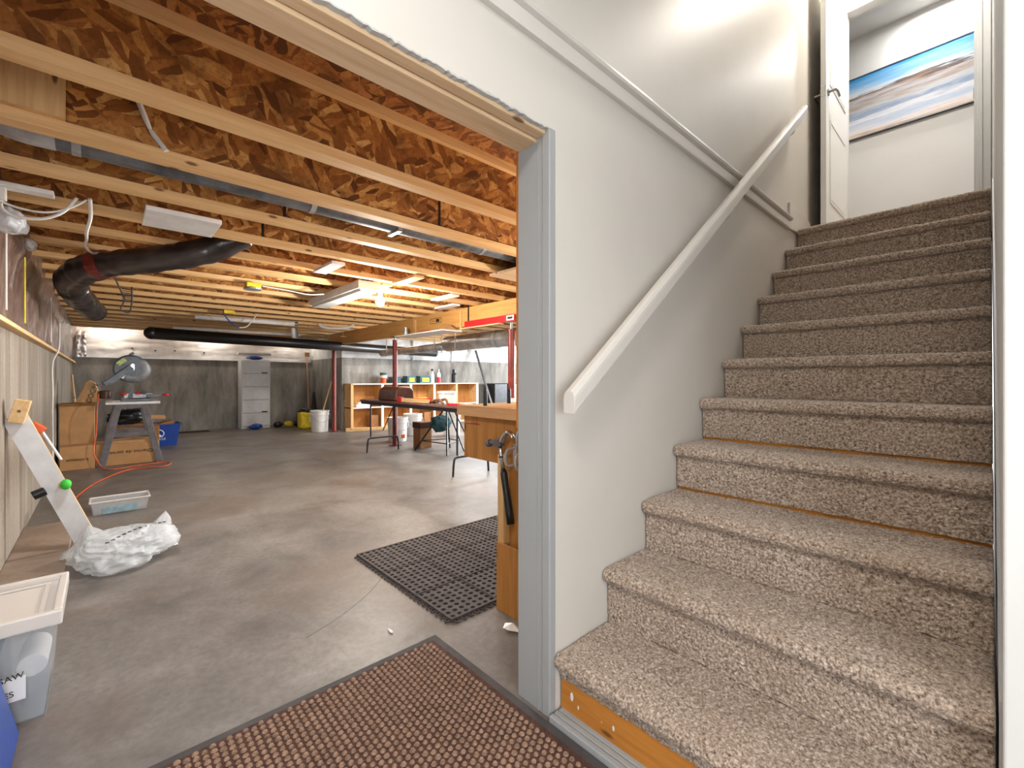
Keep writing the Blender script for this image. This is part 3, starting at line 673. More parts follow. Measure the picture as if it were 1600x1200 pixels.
def bucket(base, r, h, label, handle=True, lid=False, mat='white_plastic'):
    t = thing('bucket', label, 'bucket', base, group='white plastic buckets'); x, y, z = base
    B().lathe([(.001, 0), (r * .86, 0), (r * .98, h * .8), (r * 1.04, h * .8), (r * 1.04, h * .84), (r, h * .85), (r * 1.01, h * .93), (r * 1.06, h * .93), (r * 1.06, h), (r * .98, h), (r * .9, .02), (.001, .02)], base, 28).build('body', mat, t, smooth=False)
    if lid: B().lathe([(.001, h), (r * 1.08, h), (r * 1.08, h - .02), (r * 1.02, h - .02)], base, 28).build('lid', mat, t)
    if handle:
        B().tube([(x + r * 1.06 * math.cos(a) * .8, y - r * 1.06 * math.cos(a) * .6 , z + h * .84 - r * .9 * math.sin(a)) if False else (x + r * 1.07 * math.sin(a) * .75 + r * .2, y + r * 1.07 * math.cos(a), z + h * .84 - abs(math.sin(a)) * r * .9) for a in [PI * q / 12 for q in range(13)]], .003, 6).build('handle', 'galv_metal', t)
    return t
b2 = bucket((-5.85, 2.62, 0), .165, .40, 'white bucket with orange printed spots behind the folding table legs')
for a in (-.9, .15): B().box(-5.85 + .15 * math.cos(a) - .03, 2.62 + .15 * math.sin(a) - .03, .06, -5.85 + .15 * math.cos(a) + .012, 2.62 + .15 * math.sin(a) + .03, .12).build('orange_label', 'orange_plastic', b2, bevel=.004)
bucket((-6.35, 3.2, 0), .165, .40, 'white bucket behind the red post, middle one under the shelf')
bucket((-5.85, 3.72, 0), .165, .44, 'white bucket behind the tripod stand with the teal jacket', lid=True)
bucket((-8.12, 2.14, 0), .17, .42, 'white bucket holding a stick in front of the back wall')
bucket((-3.6, 2.08, TZ), .115, .15, 'small white lidded pail standing on the folding table', False, True)
# things on the table
dc = thing('tool_case', 'glossy dark brown moulded case standing on the folding table', 'case', (-4.75, 2.0, TZ))
B().prism([(1.85, TZ), (2.15, TZ), (2.14, TZ + .15), (2.08, TZ + .19), (1.93, TZ + .19), (1.87, TZ + .15)], 0, -5.0, -4.5).build('shell', 'brown_plastic', dc, bevel=.02, seg=3)
B().box(-4.86, 1.86, TZ + .03, -4.62, 1.875, TZ + .06).build('latch', 'chrome', dc, bevel=.004)
hs = thing('hand_clamp', 'red and pale wood bar clamp lying on the folding table', 'clamp', (-4.0, 1.82, TZ))
B().beam((-4.25, 1.8, TZ + .03), (-3.62, 1.83, TZ + .03), .03, .045).build('bar', 'pine', hs)
B().beam((-4.3, 1.8, TZ + .033), (-4.2, 1.805, TZ + .033), .05, .065).build('head', 'bright_red', hs, bevel=.006); B().beam((-4.02, 1.89, TZ + .03), (-3.7, 1.9, TZ + .04), .06, .05).build('sliding_jaw', 'bright_red', hs, bevel=.006)
pl = thing('pliers', 'brown handled pliers lying on the folding table', 'pliers', (-3.4, 1.85, TZ))
for s_ in (-1, 1): B().tube(smooth_path([(-3.55, 1.85 + s_ * .01, TZ + .02), (-3.45, 1.85 + s_ * .05, TZ + .05), (-3.36, 1.85 + s_ * .045, TZ + .06), (-3.3, 1.85 + s_ * .03, TZ + .012)], 4), .014, 8).build('handle', 'skin_brown', pl, smooth=True)
B().beam((-3.62, 1.85, TZ + .02), (-3.52, 1.85, TZ + .02), .03, .02).build('jaw', 'dark_steel', pl, bevel=.004)
B().beam((-3.2, 1.82, TZ + .015), (-2.9, 1.87, TZ + .015), .05, .022).build('handsaw_handle', 'bright_red', bevel=.005, label='flat red hand tool at the near end of the folding table', cat='tool')
B().beam((-3.42, 2.02, TZ + .006), (-2.8, 2.1, TZ + .006), .1, .006).build('steel_square', 'grey_steel', label='flat grey steel rule at the near end of the folding table', cat='rule')
# tripod stand with teal jacket, cardboard box
tp_ = thing('tripod_stand', 'black folding tripod stand under the folding table', 'stand', (-4.45, 2.55, 0))
apex = Vector((-4.4, 2.62, .66))
feet = [(-4.78, 2.32, 0), (-4.1, 2.42, 0), (-4.25, 2.82, 0), (-4.65, 2.85, 0)]
for f in feet:
    B().tube([apex, f], .012, 8).build('leg', 'dark_steel', tp_)
    B().tube([apex.lerp(Vector(f), .78), feet[(feet.index(f) + 1) % 4] if False else apex.lerp(Vector(feet[(feet.index(f) + 1) % 4]), .78)], .008, 8).build('stretcher', 'dark_steel', tp_)
B().cyl((-4.4, 2.62, .3), (-4.4, 2.62, .69), .014, n=10).build('post', 'dark_steel', tp_)
def blob(c, r, sc, seed, amp=.25, n=28, m=18, fr=2.2):
    b = B(); b.sphere((0, 0, 0), 1, n, m)
    for i, v in enumerate(b.v):
        h = 1 + amp * noise.noise(v * fr + Vector((seed, 0, 0))) + amp * .4 * noise.noise(v * fr * 2.7 + Vector((0, seed, 0)))
        b.v[i] = Vector((c[0] + v.x * r * sc[0] * h, c[1] + v.y * r * sc[1] * h, c[2] + v.z * r * sc[2] * h))
    return b
blob((-4.5, 2.58, .40), .12, (1.25, 1.25, .9), 3, .5).build('jacket', 'teal_cloth', label='crumpled teal jacket slung over the tripod stand', cat='jacket', smooth=True)
bx = thing('cardboard_box', 'tall brown cardboard box beside the tripod stand', 'box', (-4.95, 2.55, 0))
B().box(-5.06, 2.46, 0, -4.86, 2.66, .38).build('carton', 'cardboard_dark', bx, bevel=.003)
B().box(-5.07, 2.45, .3, -4.85, 2.67, .39).build('lid', 'brown_plastic', bx, bevel=.003)
# ------------------------------------------------------------------ posts and beams
for i, (px, py, zt, lb) in enumerate(((-5.41, 2.34, 1.655, 'dark red steel post rising behind the folding table'), (-2.72, 2.34, 1.60, 'red steel post nearest the stair wall, behind the workbench'), (-7.9, 2.34, 1.66, 'slim dark red steel post beside the bucket with a stick'))):
    t = thing('support_post', lb, 'post', (px, py, 0), group='red steel posts under the beam')
    B().cyl((px, py, .01), (px, py, zt), .038, n=20).build('tube', 'red_paint', t, smooth=False)
    B().box(px - .07, py - .07, 0, px + .07, py + .07, .01).build('base_plate', 'red_paint', t)
    B().cyl((px, py, zt), (px, py, 1.69), .014, n=10).build('jack_screw', 'galv_metal', t)
    B().box(px - .07, py - .05, 1.69, px + .07, py + .05, 1.70).build('cap_plate', 'dark_steel', t)
    if i == 1: B().cyl((px, py, .78), (px, py, .83), .0395, n=20).build('tape_band', 'white_plastic', t)
bm1 = thing('main_beam', 'thick laminated wood beam carrying the joists, nearer span', 'beam', (-2.6, YBM, 1.70))
for k in range(2): B().box(-4.75, YBM - .044 + k * .044, 1.70, -.14, YBM - .001 + k * .044, 1.933).build('ply', 'beam_wood', bm1, bevel=.002)
B().box(-3.46, YBM - .052, 1.70, -3.44, YBM - .044, 1.933).build('joint', 'screw_dark', bm1)
B().ring(-4.32, YBM - .0455, 1.80, -4.05, YBM - .0442, 1.87, .006, 1).box(-4.28, YBM - .0455, 1.83, -4.22, YBM - .0442, 1.836).box(-4.18, YBM - .0455, 1.815, -4.1, YBM - .0442, 1.855).build('ink_stamp', 'ink', bm1)
bm2 = thing('main_beam', 'laminated wood beam beyond the first post, farther span', 'beam', (-6.4, YBM, 1.70))
for k in range(2): B().box(-8.1, YBM - .044 + k * .044, 1.702, -4.77, YBM - .001 + k * .044, 1.933).build('ply', 'beam_wood', bm2, bevel=.002)
rl = thing('red_level', 'long red spirit level leaning on the main beam', 'level', (-3.05, YBM - .1, 1.66))
B().prism([(1.655, -3.5), (1.74, -3.5), (1.74, -2.62), (1.67, -2.62)] and [(YBM - .075, 1.675), (YBM - .05, 1.675), (YBM - .05, 1.755), (YBM - .075, 1.755)], 0, -3.5, -2.6).build('body', 'bright_red', rl, bevel=.003)
B().box(-2.72, YBM - .077, 1.69, -2.6, YBM - .075, 1.745).build('label_plate', 'white_ink', rl)
B().box(-2.7, YBM - .0785, 1.705, -2.62, YBM - .077, 1.73).build('label_text_block', 'dark_steel', rl)
B().box(-3.54, YBM - .11, 1.66, -2.8, YBM - .046, 1.672).build('level_ledge', 'pine', rl)
# shelf board hung under the joists with things
sb = thing('hanging_shelf', 'white board shelf hung below the beam between the red posts', 'shelf', (-4.0, 1.9, 1.6))
B().box(-4.75, 1.98, 1.632, -3.56, 2.28, 1.646).build('board', 'board_white', sb)
for xx in (-4.7, -3.6): B().box(xx - .01, 2.275, 1.632, xx + .01, 2.294, 1.9).build('hanger', 'pine_z', sb)
B().add([(-3.96, 2.0, 1.648), (-3.58, 2.0, 1.648), (-3.6, 2.25, 1.648), (-3.74, 2.2, 1.74)], [(0, 1, 3), (1, 2, 3), (2, 0, 3), (0, 2, 1)]).build('sanding_sheet', 'kraft', label='sheet of tan paper lying on the hanging shelf', cat='paper')
B().box(-4.2, 2.05, 1.647, -3.95, 2.15, 1.675).build('scrap_block', 'bright_red', label='small red tool on the hanging shelf', cat='tool', bevel=.01)
B().cyl((-4.65, 2.1, 1.647), (-4.65, 2.1, 1.77), .035, .028, 12).build('metal_can', 'galv_metal', label='shiny metal can at the left end of the hanging shelf', cat='can')
# ------------------------------------------------------------------ ducts and pipes
gp = thing('round_duct', 'long dark grey round metal duct running between the near joists', 'duct', (-1.64, .2, 1.97))
B().cyl((-1.64, -1.17, 2.035), (-1.64, 1.77, 2.035), .066, n=24).build('pipe', 'dark_metal_duct', gp, smooth=False)
B().tube(smooth_path([(-1.64, -1.16, 2.035), (-1.64, -1.28, 2.04), (-1.635, -1.35, 2.09), (-1.635, -1.36, 2.2)], 5), .069, 20).build('elbow', 'galv_metal', gp)
for yy in (-1.1, -.17, 1.03): B().lathe([(.067, -.014), (.07, -.014), (.07, .014), (.067, .014)], (-1.64, yy, 2.035), 24, 1).build('joint_band', 'galv_metal', gp)
B().box(-1.715, .323, 1.962, -1.565, .352, 1.966).box(-1.569, .323, 1.962, -1.565, .352, 2.2).box(-1.715, .323, 1.962, -1.711, .352, 2.2).build('hanger_strap', 'foil', gp)
pb = thing('plywood_board', 'pale plywood board resting under the joists beside the door jamb', 'board', (-1.65, 1.6, 1.9))
B().box(-1.93, 1.36, 1.905, -1.28, 2.24, 1.925).build('sheet', 'header_wood', pb)
B().tube(smooth_path([(-1.52, 1.48, 1.955), (-1.47, 1.6, 1.975), (-1.38, 1.65, 1.965), (-1.33, 1.83, 1.955)], 5), .03, 10).build('black_hose', 'black_plastic', label='short black hose lying on the plywood board', cat='hose', smooth=True)
B().box(-1.48, 1.265, 1.935, -1.317, 1.35, 2.005).build('junction_cover', 'white_metal', label='white metal box between the joists beside the jamb', cat='box', bevel=.004)
# insulated flex duct with black sleeve
fd = thing('insulated_duct', 'black plastic wrapped flexible duct hanging below the joists on the left', 'duct', (-3.226, -0.996, 1.699))
def wrap(path, r, seed, n=20):
    P = smooth_path(path, 8); R = [r * (1 + .07 * noise.noise((i * .45, seed, 0)) + .05 * noise.noise((i * 1.7, seed, 4))) for i in range(len(P))]
    b = B(); b.tube(P, R, n)
    for i, v in enumerate(b.v): b.v[i] = v + Vector((noise.noise(v * 16), noise.noise(v * 16 + Vector((10.439, 0.181, -0.185))), noise.noise(v * 16 + Vector((-0.163, 10.784, -0.185))))) * .009
    return b
wrap([(-2.625, -0.29, 2.053), (-2.684, -0.466, 1.935), (-2.755, -0.596, 1.882), (-2.896, -0.737, 1.858), (-3.108, -0.914, 1.841), (-3.296, -1.044, 1.835)], .085, 1).build('sleeve', 'black_wrap', fd, smooth=True)
wrap([(-3.296, -1.032, 1.835), (-3.438, -1.114, 1.817), (-3.603, -1.173, 1.788), (-3.756, -1.197, 1.764), (-3.933, -1.185, 1.746)], .094, 5).build('elbow', 'black_wrap', fd, smooth=True)
wrap([(-3.838, -1.191, 1.735), (-4.05, -1.173, 1.717), (-4.286, -1.138, 1.699)], .092, 8).build('segment', 'black_wrap', fd, smooth=True)
wrap([(-4.192, -1.15, 1.699), (-4.427, -1.114, 1.676), (-4.639, -1.079, 1.658)], .087, 11).build('segment', 'black_wrap', fd, smooth=True)
B().tube([(-3.226, -0.996, 1.841), (-3.296, -1.044, 1.835)], [.095, .098], 18).build('red_tape', 'red_paint', fd)
B().tube([(-3.249, -0.926, 1.77), (-3.226, -0.914, 1.935)], .006, 6).build('hanger_wire', 'orange_plastic', fd)
hk = B()
for i in range(7): hk.tube([(-3.36, -.92, 1.70 - i * .014), (-3.36, -.87, 1.695 - i * .014)], .0035, 5)
hk.tube(smooth_path([(-3.34, -.965, 1.79), (-3.36, -.925, 1.68), (-3.36, -.905, 1.62), (-3.36, -.925, 1.55), (-3.36, -.88, 1.53), (-3.36, -.865, 1.61), (-3.36, -.865, 1.72)], 4), .005, 6)
hk.build('coil_hook', 'dark_steel', fd)
# black main duct along the far wall, silver ducts
B().cyl((-7.1, -.52, 1.69), (-7.75, 4.6, 1.64), .085, n=20).sphere((-7.1, -.52, 1.69), .088, 16, 10).build('black_pipe', 'black_plastic', label='long black pipe running under the joists along the back wall', cat='pipe', smooth=True)
sd = thing('silver_duct', 'shiny silver round duct behind the beam, the smaller one', 'duct', (-5.8, 2.86, 1.47))
B().cyl((-6.9, 2.86, 1.53), (-4.8, 2.86, 1.545), .06, n=20).lathe([(.062, 0), (.065, .01), (.065, .04), (.062, .05)], (-6.0, 2.86, 1.535), 20, 0).build('pipe', 'galv_metal', sd, smooth=True)
for xx in (-6.6, -5.0): B().box(xx, 2.79, 1.46, xx + .02, 2.795, 1.935).box(xx, 2.925, 1.46, xx + .02, 2.93, 1.935).box(xx, 2.79, 1.458, xx + .02, 2.93, 1.462).build('hanger_strap', 'foil', sd)
sd = thing('trunk_duct', 'large grey metal trunk duct behind the nearest red post', 'duct', (-2.6, 2.88, 1.47))
B().cyl((-4.75, 2.88, 1.58), (-.4, 2.88, 1.6), .115, n=24).lathe([(.117, 0), (.121, .01), (.121, .05), (.117, .06)], (-3.6, 2.88, 1.585), 24, 0).build('pipe', 'galv_metal', sd, smooth=True)
for xx in (-4.4, -2.9, -1.2): B().box(xx, 2.758, 1.46, xx + .02, 2.762, 1.935).box(xx, 2.998, 1.46, xx + .02, 3.002, 1.935).box(xx, 2.758, 1.458, xx + .02, 3.002, 1.462).build('hanger_strap', 'foil', sd)
# pvc pipes
pv = thing('pvc_pipe', 'straight grey plastic pipe hanging under the joists near the yellow box', 'pipe', (-6.171, 0.535, 1.864))
B().cyl((-6.241, -0.125, 1.87), (-6.124, 1.1, 1.867), .031, n=16).build('pipe', 'white_metal', pv, smooth=True)
B().cyl((-6.124, 1.077, 1.867), (-6.118, 1.124, 1.867), .032, n=16).build('coupling', 'grey_steel', pv)
pe = thing('pipe_elbow', 'grey plastic drain elbows below the joists', 'pipe', (-7.467, 1.595, 1.758))
B().tube(smooth_path([(-7.467, 1.477, 1.941), (-7.49, 1.513, 1.817), (-7.537, 1.56, 1.782), (-7.584, 1.713, 1.776), (-7.608, 1.854, 1.774)], 5), .035, 14).build('bend', 'galv_metal', pe, smooth=True)
B().tube(smooth_path([(-7.349, 1.418, 1.941), (-7.372, 1.43, 1.817), (-7.443, 1.477, 1.758), (-7.526, 1.595, 1.746)], 5), .034, 14).build('bend', 'white_plastic', pe, smooth=True)
ph = thing('pipe_loop', 'short white curved pipe under the joists left of the beam', 'pipe', (-6.289, 1.772, 1.841))
B().tube(smooth_path([(-6.477, 1.56, 1.935), (-6.442, 1.595, 1.894), (-6.371, 1.666, 1.87), (-6.289, 1.76, 1.867), (-6.194, 1.866, 1.872), (-6.135, 1.948, 1.9), (-6.112, 1.972, 1.935)], 5), .024, 12).build('pipe', 'white_plastic', ph, smooth=True)
B().tube([(-6.218, 1.842, 1.864), (-6.218, 1.842, 1.735)], .004, 6).tube([(-6.241, 1.807, 1.732), (-6.194, 1.89, 1.737)], .006, 6).build('pull_cord', 'kraft', ph)
B().cyl((-8.291, -0.172, 1.9), (-8.114, 1.772, 1.894), .028, n=14).build('insulated_pipe', 'white_plastic', label='white pipe with blue sleeve above the black pipe', cat='pipe', smooth=True)
# yellow junction boxes and cables
for i, (bx_, by_, lb) in enumerate(((-3.756, .005, 'yellow ceiling box with a round steel cover under the joists'), (-5.817, .18, 'yellow ceiling box with dangling wires above the grey pipe'))):
    t = thing('junction_box', lb, 'box', (bx_, by_, 1.89))
    B().box(bx_ - .06, by_ - .06, 1.892, bx_ + .06, by_ + .06, 1.935).build('box', 'yellow_plastic', t, bevel=.006)
    if i == 0: B().cyl((bx_, by_, 1.877), (bx_, by_, 1.892), .075, n=20).build('cover', 'galv_metal', t)
    else:
        B().tube(smooth_path([(bx_, by_ - .06, 1.892), (bx_, by_ + .025, 1.782), (bx_, by_ + .12, 1.723)], 5), .008, 8).build('blue_wire', 'blue_plastic', t)
        B().tube(smooth_path([(bx_, by_ + .12, 1.723), (bx_, by_ + .21, 1.746), (bx_, by_ + .295, 1.864), (bx_, by_ + .33, 1.923)], 5), .007, 8).build('white_wire', 'white_cable', t)
B().tube(smooth_path([(-3.756, 0.087, 1.923), (-3.697, 0.299, 1.9), (-3.638, 0.464, 1.876), (-3.579, 0.594, 1.888)], 6), .006, 8).build('lamp_cable', 'white_cable', label='cable running from the round box to the tube lamp', cat='cable')
# tube fixture and bulb
fx = thing('tube_fixture', 'white fluorescent tube fixture under the joists next to the bulb', 'light fixture', (-3.52, 0.77, 1.841))
B().box(-4.192, 0.653, 1.858, -2.908, 0.865, 1.933).build('housing', 'white_metal', fx, bevel=.006)
B().prism([(.67, 1.858), (.847, 1.858), (.83, 1.836), (.688, 1.836)], 0, -4.168, -2.931).build('diffuser', 'white_plastic', fx, bevel=.004)
bl = thing('light_bulb', 'bare glowing light bulb in a socket under the joists', 'light bulb', (-3.037, .925, 1.73))
B().cyl((-3.037, .925, 1.913), (-3.037, .925, 1.895), .048, n=18).cyl((-3.037, .925, 1.895), (-3.037, .925, 1.855), .022, n=14).build('socket', 'white_plastic', bl)
B().lathe([(.016, .08), (.02, .062), (.034, .034), (.04, .008), (.034, -.018), (.02, -.034), (.001, -.04)], (-3.037, .925, 1.775), 20).build('globe', 'bulb_glow', bl, smooth=True)
fx2 = thing('ceiling_panel', 'flat white lamp housing under the joists above the wrapped duct', 'light fixture', (-2.154, -0.696, 1.911))
B().box(-2.319, -0.861, 1.907, -2.001, -0.531, 1.933).build('housing', 'white_metal', fx2, bevel=.004)
# plug strip and cords at upper left
ps = thing('power_strip', 'white plug strip fixed under the near joist at the left', 'power strip', (-2.13, -1.279, 1.923))
B().box(-2.166, -1.421, 1.914, -2.095, -1.191, 1.935).build('body', 'white_plastic', ps, bevel=.004)
B().box(-2.16, -1.385, 1.858, -2.118, -1.344, 1.914).build('plug', 'white_plastic', ps, bevel=.004)
B().tube(smooth_path([(-2.142, -1.362, 1.858), (-2.142, -1.356, 1.817), (-2.142, -1.315, 1.794), (-2.142, -1.232, 1.805), (-2.13, -1.161, 1.852), (-2.118, -1.114, 1.929)], 6), .007, 8).build('cord', 'white_cable', ps, smooth=True)
B().tube(smooth_path([(-2.048, -1.491, 1.9), (-2.095, -1.397, 1.858), (-2.13, -1.315, 1.835), (-2.13, -1.22, 1.835), (-2.124, -1.138, 1.876), (-2.118, -1.079, 1.929)], 6), .005, 8).build('thin_cord', 'white_cable', ps, smooth=True)
B().tube(smooth_path([(-2.095, -1.067, 1.929), (-2.224, -1.067, 1.876), (-2.401, -1.085, 1.841), (-2.696, -1.091, 1.864), (-2.99, -1.103, 1.888), (-3.167, -1.067, 1.888), (-3.226, -1.02, 1.923)], 8), .008, 8).build('flat_cable', 'white_cable', label='white flat cord dropping from the joist to the wrapped duct', cat='cord', smooth=True)
B().tube(smooth_path([(-5.6, YL + .07, 1.62), (-5.6, YL + .065, 1.36), (-5.6, YL + .02, 1.2), (-5.63, YL + .02, .9), (-5.57, YL + .02, .7), (-5.62, YL + .02, .45), (-5.6, YL + .02, .1)], 8), .007, 8).build('wall_cable', 'white_cable', label='white cable hanging down the left concrete wall', cat='cable', smooth=True)
B().tube([(-1.365, -.938, 2.2), (-1.4, -.879, 2.053), (-1.36, -.83, 1.97)], .010, 8).build('stapled_cable', 'white_cable', label='white cord stapled across the near joist web', cat='cord')
for i, (xx, zz, s_) in enumerate(((-2.25, 1.80, .075), (-2.6, 1.86, .055), (-3.1, 1.87, .045))):
    blob((xx, YL + .07, zz), s_, (1.3, .7, .8), i * 4, .3, fr=1.2).build('insulation_bag', 'bag_plastic', label=['largest', 'middle', 'smallest'][i] + ' white plastic bundle stuffed at the joist end above the left wall', cat='insulation', smooth=True)
B().box(-2.0, YL + .052, 1.62, -1.9, YL + .056, 1.72).build('blue_tape', 'blue_plastic', label='blue tape patch on the vapour barrier of the left wall', cat='tape')

# ------------------------------------------------------------------ back wall: cabinet, brooms, bags
cb = thing('filing_cabinet', 'tall white five drawer filing cabinet against the back wall', 'cabinet', (-9.85, 1.35, 0))
CX0, CX1, CY0, CY1, CH = -9.92, -9.58, 1.08, 1.62, 1.44
B().box(CX0, CY0, 0, CX1 - .015, CY1, CH).build('body', 'cabinet_white', cb, bevel=.004)
hh = (CH - .06) / 5
for k in range(5):
    dr = B().box(CX1 - .014, CY0 + .012, .045 + k * hh, CX1, CY1 - .012, .045 + (k + 1) * hh - .012).build('drawer', 'cabinet_white', cb, bevel=.004)
    if k in (1, 4): B().box(CX1, CY1 - .17, .06 + k * hh, CX1 + .006, CY1 - .06, .085 + k * hh).build('label_holder', 'brown_plastic', dr)
    B().box(CX1, CY0 + .03, .052 + k * hh, CX1 + .006, CY1 - .03, .06 + k * hh).build('pull_lip', 'grey_steel', dr)
blob((-9.76, 1.36, 1.495), .13, (.8, 1.2, .3), 2, .2).build('blue_cloth', 'blue_plastic', label='blue folded cloth on top of the filing cabinet', cat='cloth', smooth=True)
B().beam((-9.80, 1.05, 1.575), (-9.78, 1.68, 1.575), .12, .05).build('cardboard_tube', 'cabinet_white', label='long pale box lying on top of the filing cabinet', cat='box', bevel=.01)
blob((-9.4, 1.3, .055), .11, (.8, 1.1, .5), 9, .4).build('blue_rag', 'blue_plastic', label='blue rag on the floor before the filing cabinet', cat='rag', smooth=True)
for i, (yy, m_) in enumerate(((1.72, 'black_plastic'), (1.93, 'yellow_plastic'), (2.12, 'black_plastic'), (2.2, 'blue_plastic'))):
    blob((-9.4 + .26 * (i == 3), yy, .07), .08, (.9, 1.1, .75), i * 3 + 1, .35).build('tool_bag', m_, label=['black tool pouch by the back wall next to the cabinet', 'yellow tool lying among black pouches by the back wall', 'black tool pouch beside the yellow bag', 'dark blue pouch nearest the yellow bag'][i], cat='tool bag', smooth=True)
yb = thing('yellow_bag', 'yellow bag full of salt standing by the white bucket', 'bag', (-8.9, 2.15, 0))
b = B().box(-9.0, 1.98, 0, -8.75, 2.36, .36); b.build('sack', 'yellow_plastic', yb, bevel=.05, seg=4)
B().cyl((-8.752, 2.24, .2), (-8.742, 2.24, .2), .09, n=20).build('printed_disc', 'white_ink', yb)
blob((-8.85, 2.15, .38), .12, (.9, 1.3, .4), 6, .4).build('open_top', 'black_plastic', yb, smooth=True)
br = thing('broom', 'broom with wooden handle leaning on the back wall', 'broom', (-9.8, 2.4, 0))
B().cyl((-9.62, 2.42, .2), (XB + .13, 2.48, 1.62), .014, n=10).build('handle', 'bench_wood', br)
B().box(-9.72, 2.32, 0, -9.6, 2.54, .2).build('bristles', 'black_plastic', br, bevel=.01)
B().box(XB + .105, 2.44, 1.56, XB + .15, 2.53, 1.66).build('wall_clip', 'cardboard_dark', br)
B().prism([(2.38, 0), (2.6, 0), (2.56, .4), (2.52, .75), (2.48, .75), (2.44, .4)], 0, -9.55, -9.5).build('dustpan', 'black_plastic', label='black long handled dustpan beside the broom', cat='dustpan', bevel=.01)
B().cyl((-8.12, 2.1, .05), (-7.93, 2.3, 1.0), .013, n=10).build('stick', 'pine_z', label='pale stick standing in the white bucket', cat='stick')
B().beam((-7.74, 2.5, .032), (-7.5, 3.3, .032), .12, .06).build('lumber_piece', 'pine_y', label='short pale timber lying on the floor before the shelf unit', cat='timber', bevel=.004)
B().box(-9.9, -.1, 0, -9.55, .55, .004).build('floor_patch', 'ink', label='dark flat mat on the floor along the back wall', cat='mat')
# ------------------------------------------------------------------ shelf unit
su = thing('shelf_unit', 'low wooden shelf unit with white front edges along the back wall', 'shelf', (-8.0, 4.2, 0))
SX0, SX1, SY0, SY1, SH = -8.19, -7.85, 2.66, 5.9, .95
B().box(SX0, SY0, .02, SX0 + .012, SY1, SH).build('back_panel', 'shelf_back', su)
for z in (.03, .46, SH): B().box(SX0, SY0, z - .02, SX1, SY1, z).build('shelf_board', 'pine_y', su); B().box(SX1, SY0, z - .024, SX1 + .006, SY1, z).build('edge_strip', 'board_white', su)
for y in (SY0, 3.32, 4.0, 4.62, 5.25, SY1 - .02):
    B().box(SX0, y, .03, SX1, y + .02, SH - .02).build('divider', 'pine_z', su); B().box(SX1, y - .004, .0, SX1 + .007, y + (.05 if y < 5.5 else .06), SH).build('face_strip', 'board_white' if y > 3 and y < 5 or y > 5.5 else 'pine_z', su)
def tin(name, c, prof, mat, label, cat, extra=None):
    t = thing(name, label, cat, c); B().lathe(prof, c, 18).build('body', mat, t, smooth=False)
    if extra:
        for nm, pr_, m_ in extra: B().lathe(pr_, c, 18).build(nm, m_, t)
    return t
tin('paper_cup', (-8.0, 3.44, SH), [(.001, 0), (.055, 0), (.07, .18), (.001, .18)], 'orange_plastic', 'orange tumbler with teal lid on the shelf unit', 'cup', [('band', [(.066, .12), (.073, .12), (.075, .17), (.066, .17)], 'white_plastic'), ('lid', [(.075, .18), (.075, .23), (.001, .235)], 'teal_cloth')])
B().box(-8.1, 3.6, SH, -7.9, 3.8, SH + .14).build('case', 'teal_cloth', label='plain teal box left of the post on the shelf unit', cat='box', bevel=.01)
for i, (ya, yb_) in enumerate(((3.95, 4.18), (4.28, 4.56))):
    t = thing('tool_box', ['dark tool box with yellow badge behind the red post', 'dark tool box with yellow badge next to the spray bottle'][i], 'tool box', (-8.0, (ya + yb_) / 2, SH), group='tool boxes on the shelf unit')
    B().box(-8.1, ya, SH, -7.88, yb_, SH + .16).build('body', 'teal_cloth', t, bevel=.012); B().box(-7.88, ya + .05, SH + .03, -7.872, yb_ - .05, SH + .12).build('badge', 'yellow_plastic', t)
tin('spray_bottle', (-8.0, 4.68, SH), [(.001, 0), (.045, 0), (.045, .18), (.018, .24), (.018, .28), (.001, .28)], 'white_plastic', 'white spray bottle on the shelf unit', 'bottle', [('trigger', [(.02, .28), (.03, .29), (.03, .33), (.001, .33)], 'dark_steel')])
tin('glue_bottle', (-8.0, 4.86, SH), [(.001, 0), (.045, 0), (.045, .14), (.001, .14)], 'bright_red', 'white and red glue bottle on the shelf unit', 'bottle', [('top', [(.044, .14), (.04, .22), (.015, .27), (.015, .32), (.001, .33)], 'white_plastic')])
tin('thermos', (-8.0, 5.3, SH), [(.001, 0), (.06, 0), (.06, .2), (.04, .24), (.04, .28), (.001, .28)], 'dark_steel', 'dark steel flask on the right of the shelf unit', 'flask', [('cap', [(.042, .28), (.042, .33), (.001, .335)], 'black_plastic')])
B().box(-8.1, 2.8, .46, -7.9, 3.1, .52).box(-8.08, 2.85, .52, -7.92, 3.15, .56).build('paper_stack', 'white_plastic', label='stack of papers in the left shelf bay', cat='papers', bevel=.004)
B().box(-8.1, 3.0, .56, -7.95, 3.3, .62).build('wood_offcut', 'cardboard_dark', label='brown offcut lying on the papers in the shelf bay', cat='offcut', bevel=.01)
B().box(-8.05, 3.5, .46, -7.88, 3.8, .56).build('wood_plane', 'bench_wood', label='wooden plane in the second shelf bay', cat='plane', bevel=.01)
B().box(-8.05, 4.2, .46, -7.88, 4.5, .62).build('drill_case', 'yellow_plastic', label='yellow drill case in the middle shelf bay', cat='case', bevel=.03)
for i, ya in enumerate((3.1, 4.4)): B().box(-8.1, ya, .03, -7.9, ya + .18, .28).build('storage_box', 'cardboard_dark', label=['brown box in the lower left shelf bay', 'brown box in the lower middle shelf bay'][i], cat='box', bevel=.005)
lp = thing('leaning_pole', 'dark grey metal pole leaning on the back wall right of the shelf unit', 'pole', (-7.4, 5.8, 0))
B().beam((-7.35, 6.12, .02), (XS + .1, 6.05, 1.78), .05, .03).build('pole', 'grey_steel', lp)
for i in range(9): q = Vector((-7.35, 6.12, .02)).lerp(Vector((XS + .1, 6.05, 1.78)), .25 + i * .08); B().sphere(q + Vector((.015, -.025, 0)), .012, 6, 5).build('slot', 'screw_dark', lp)
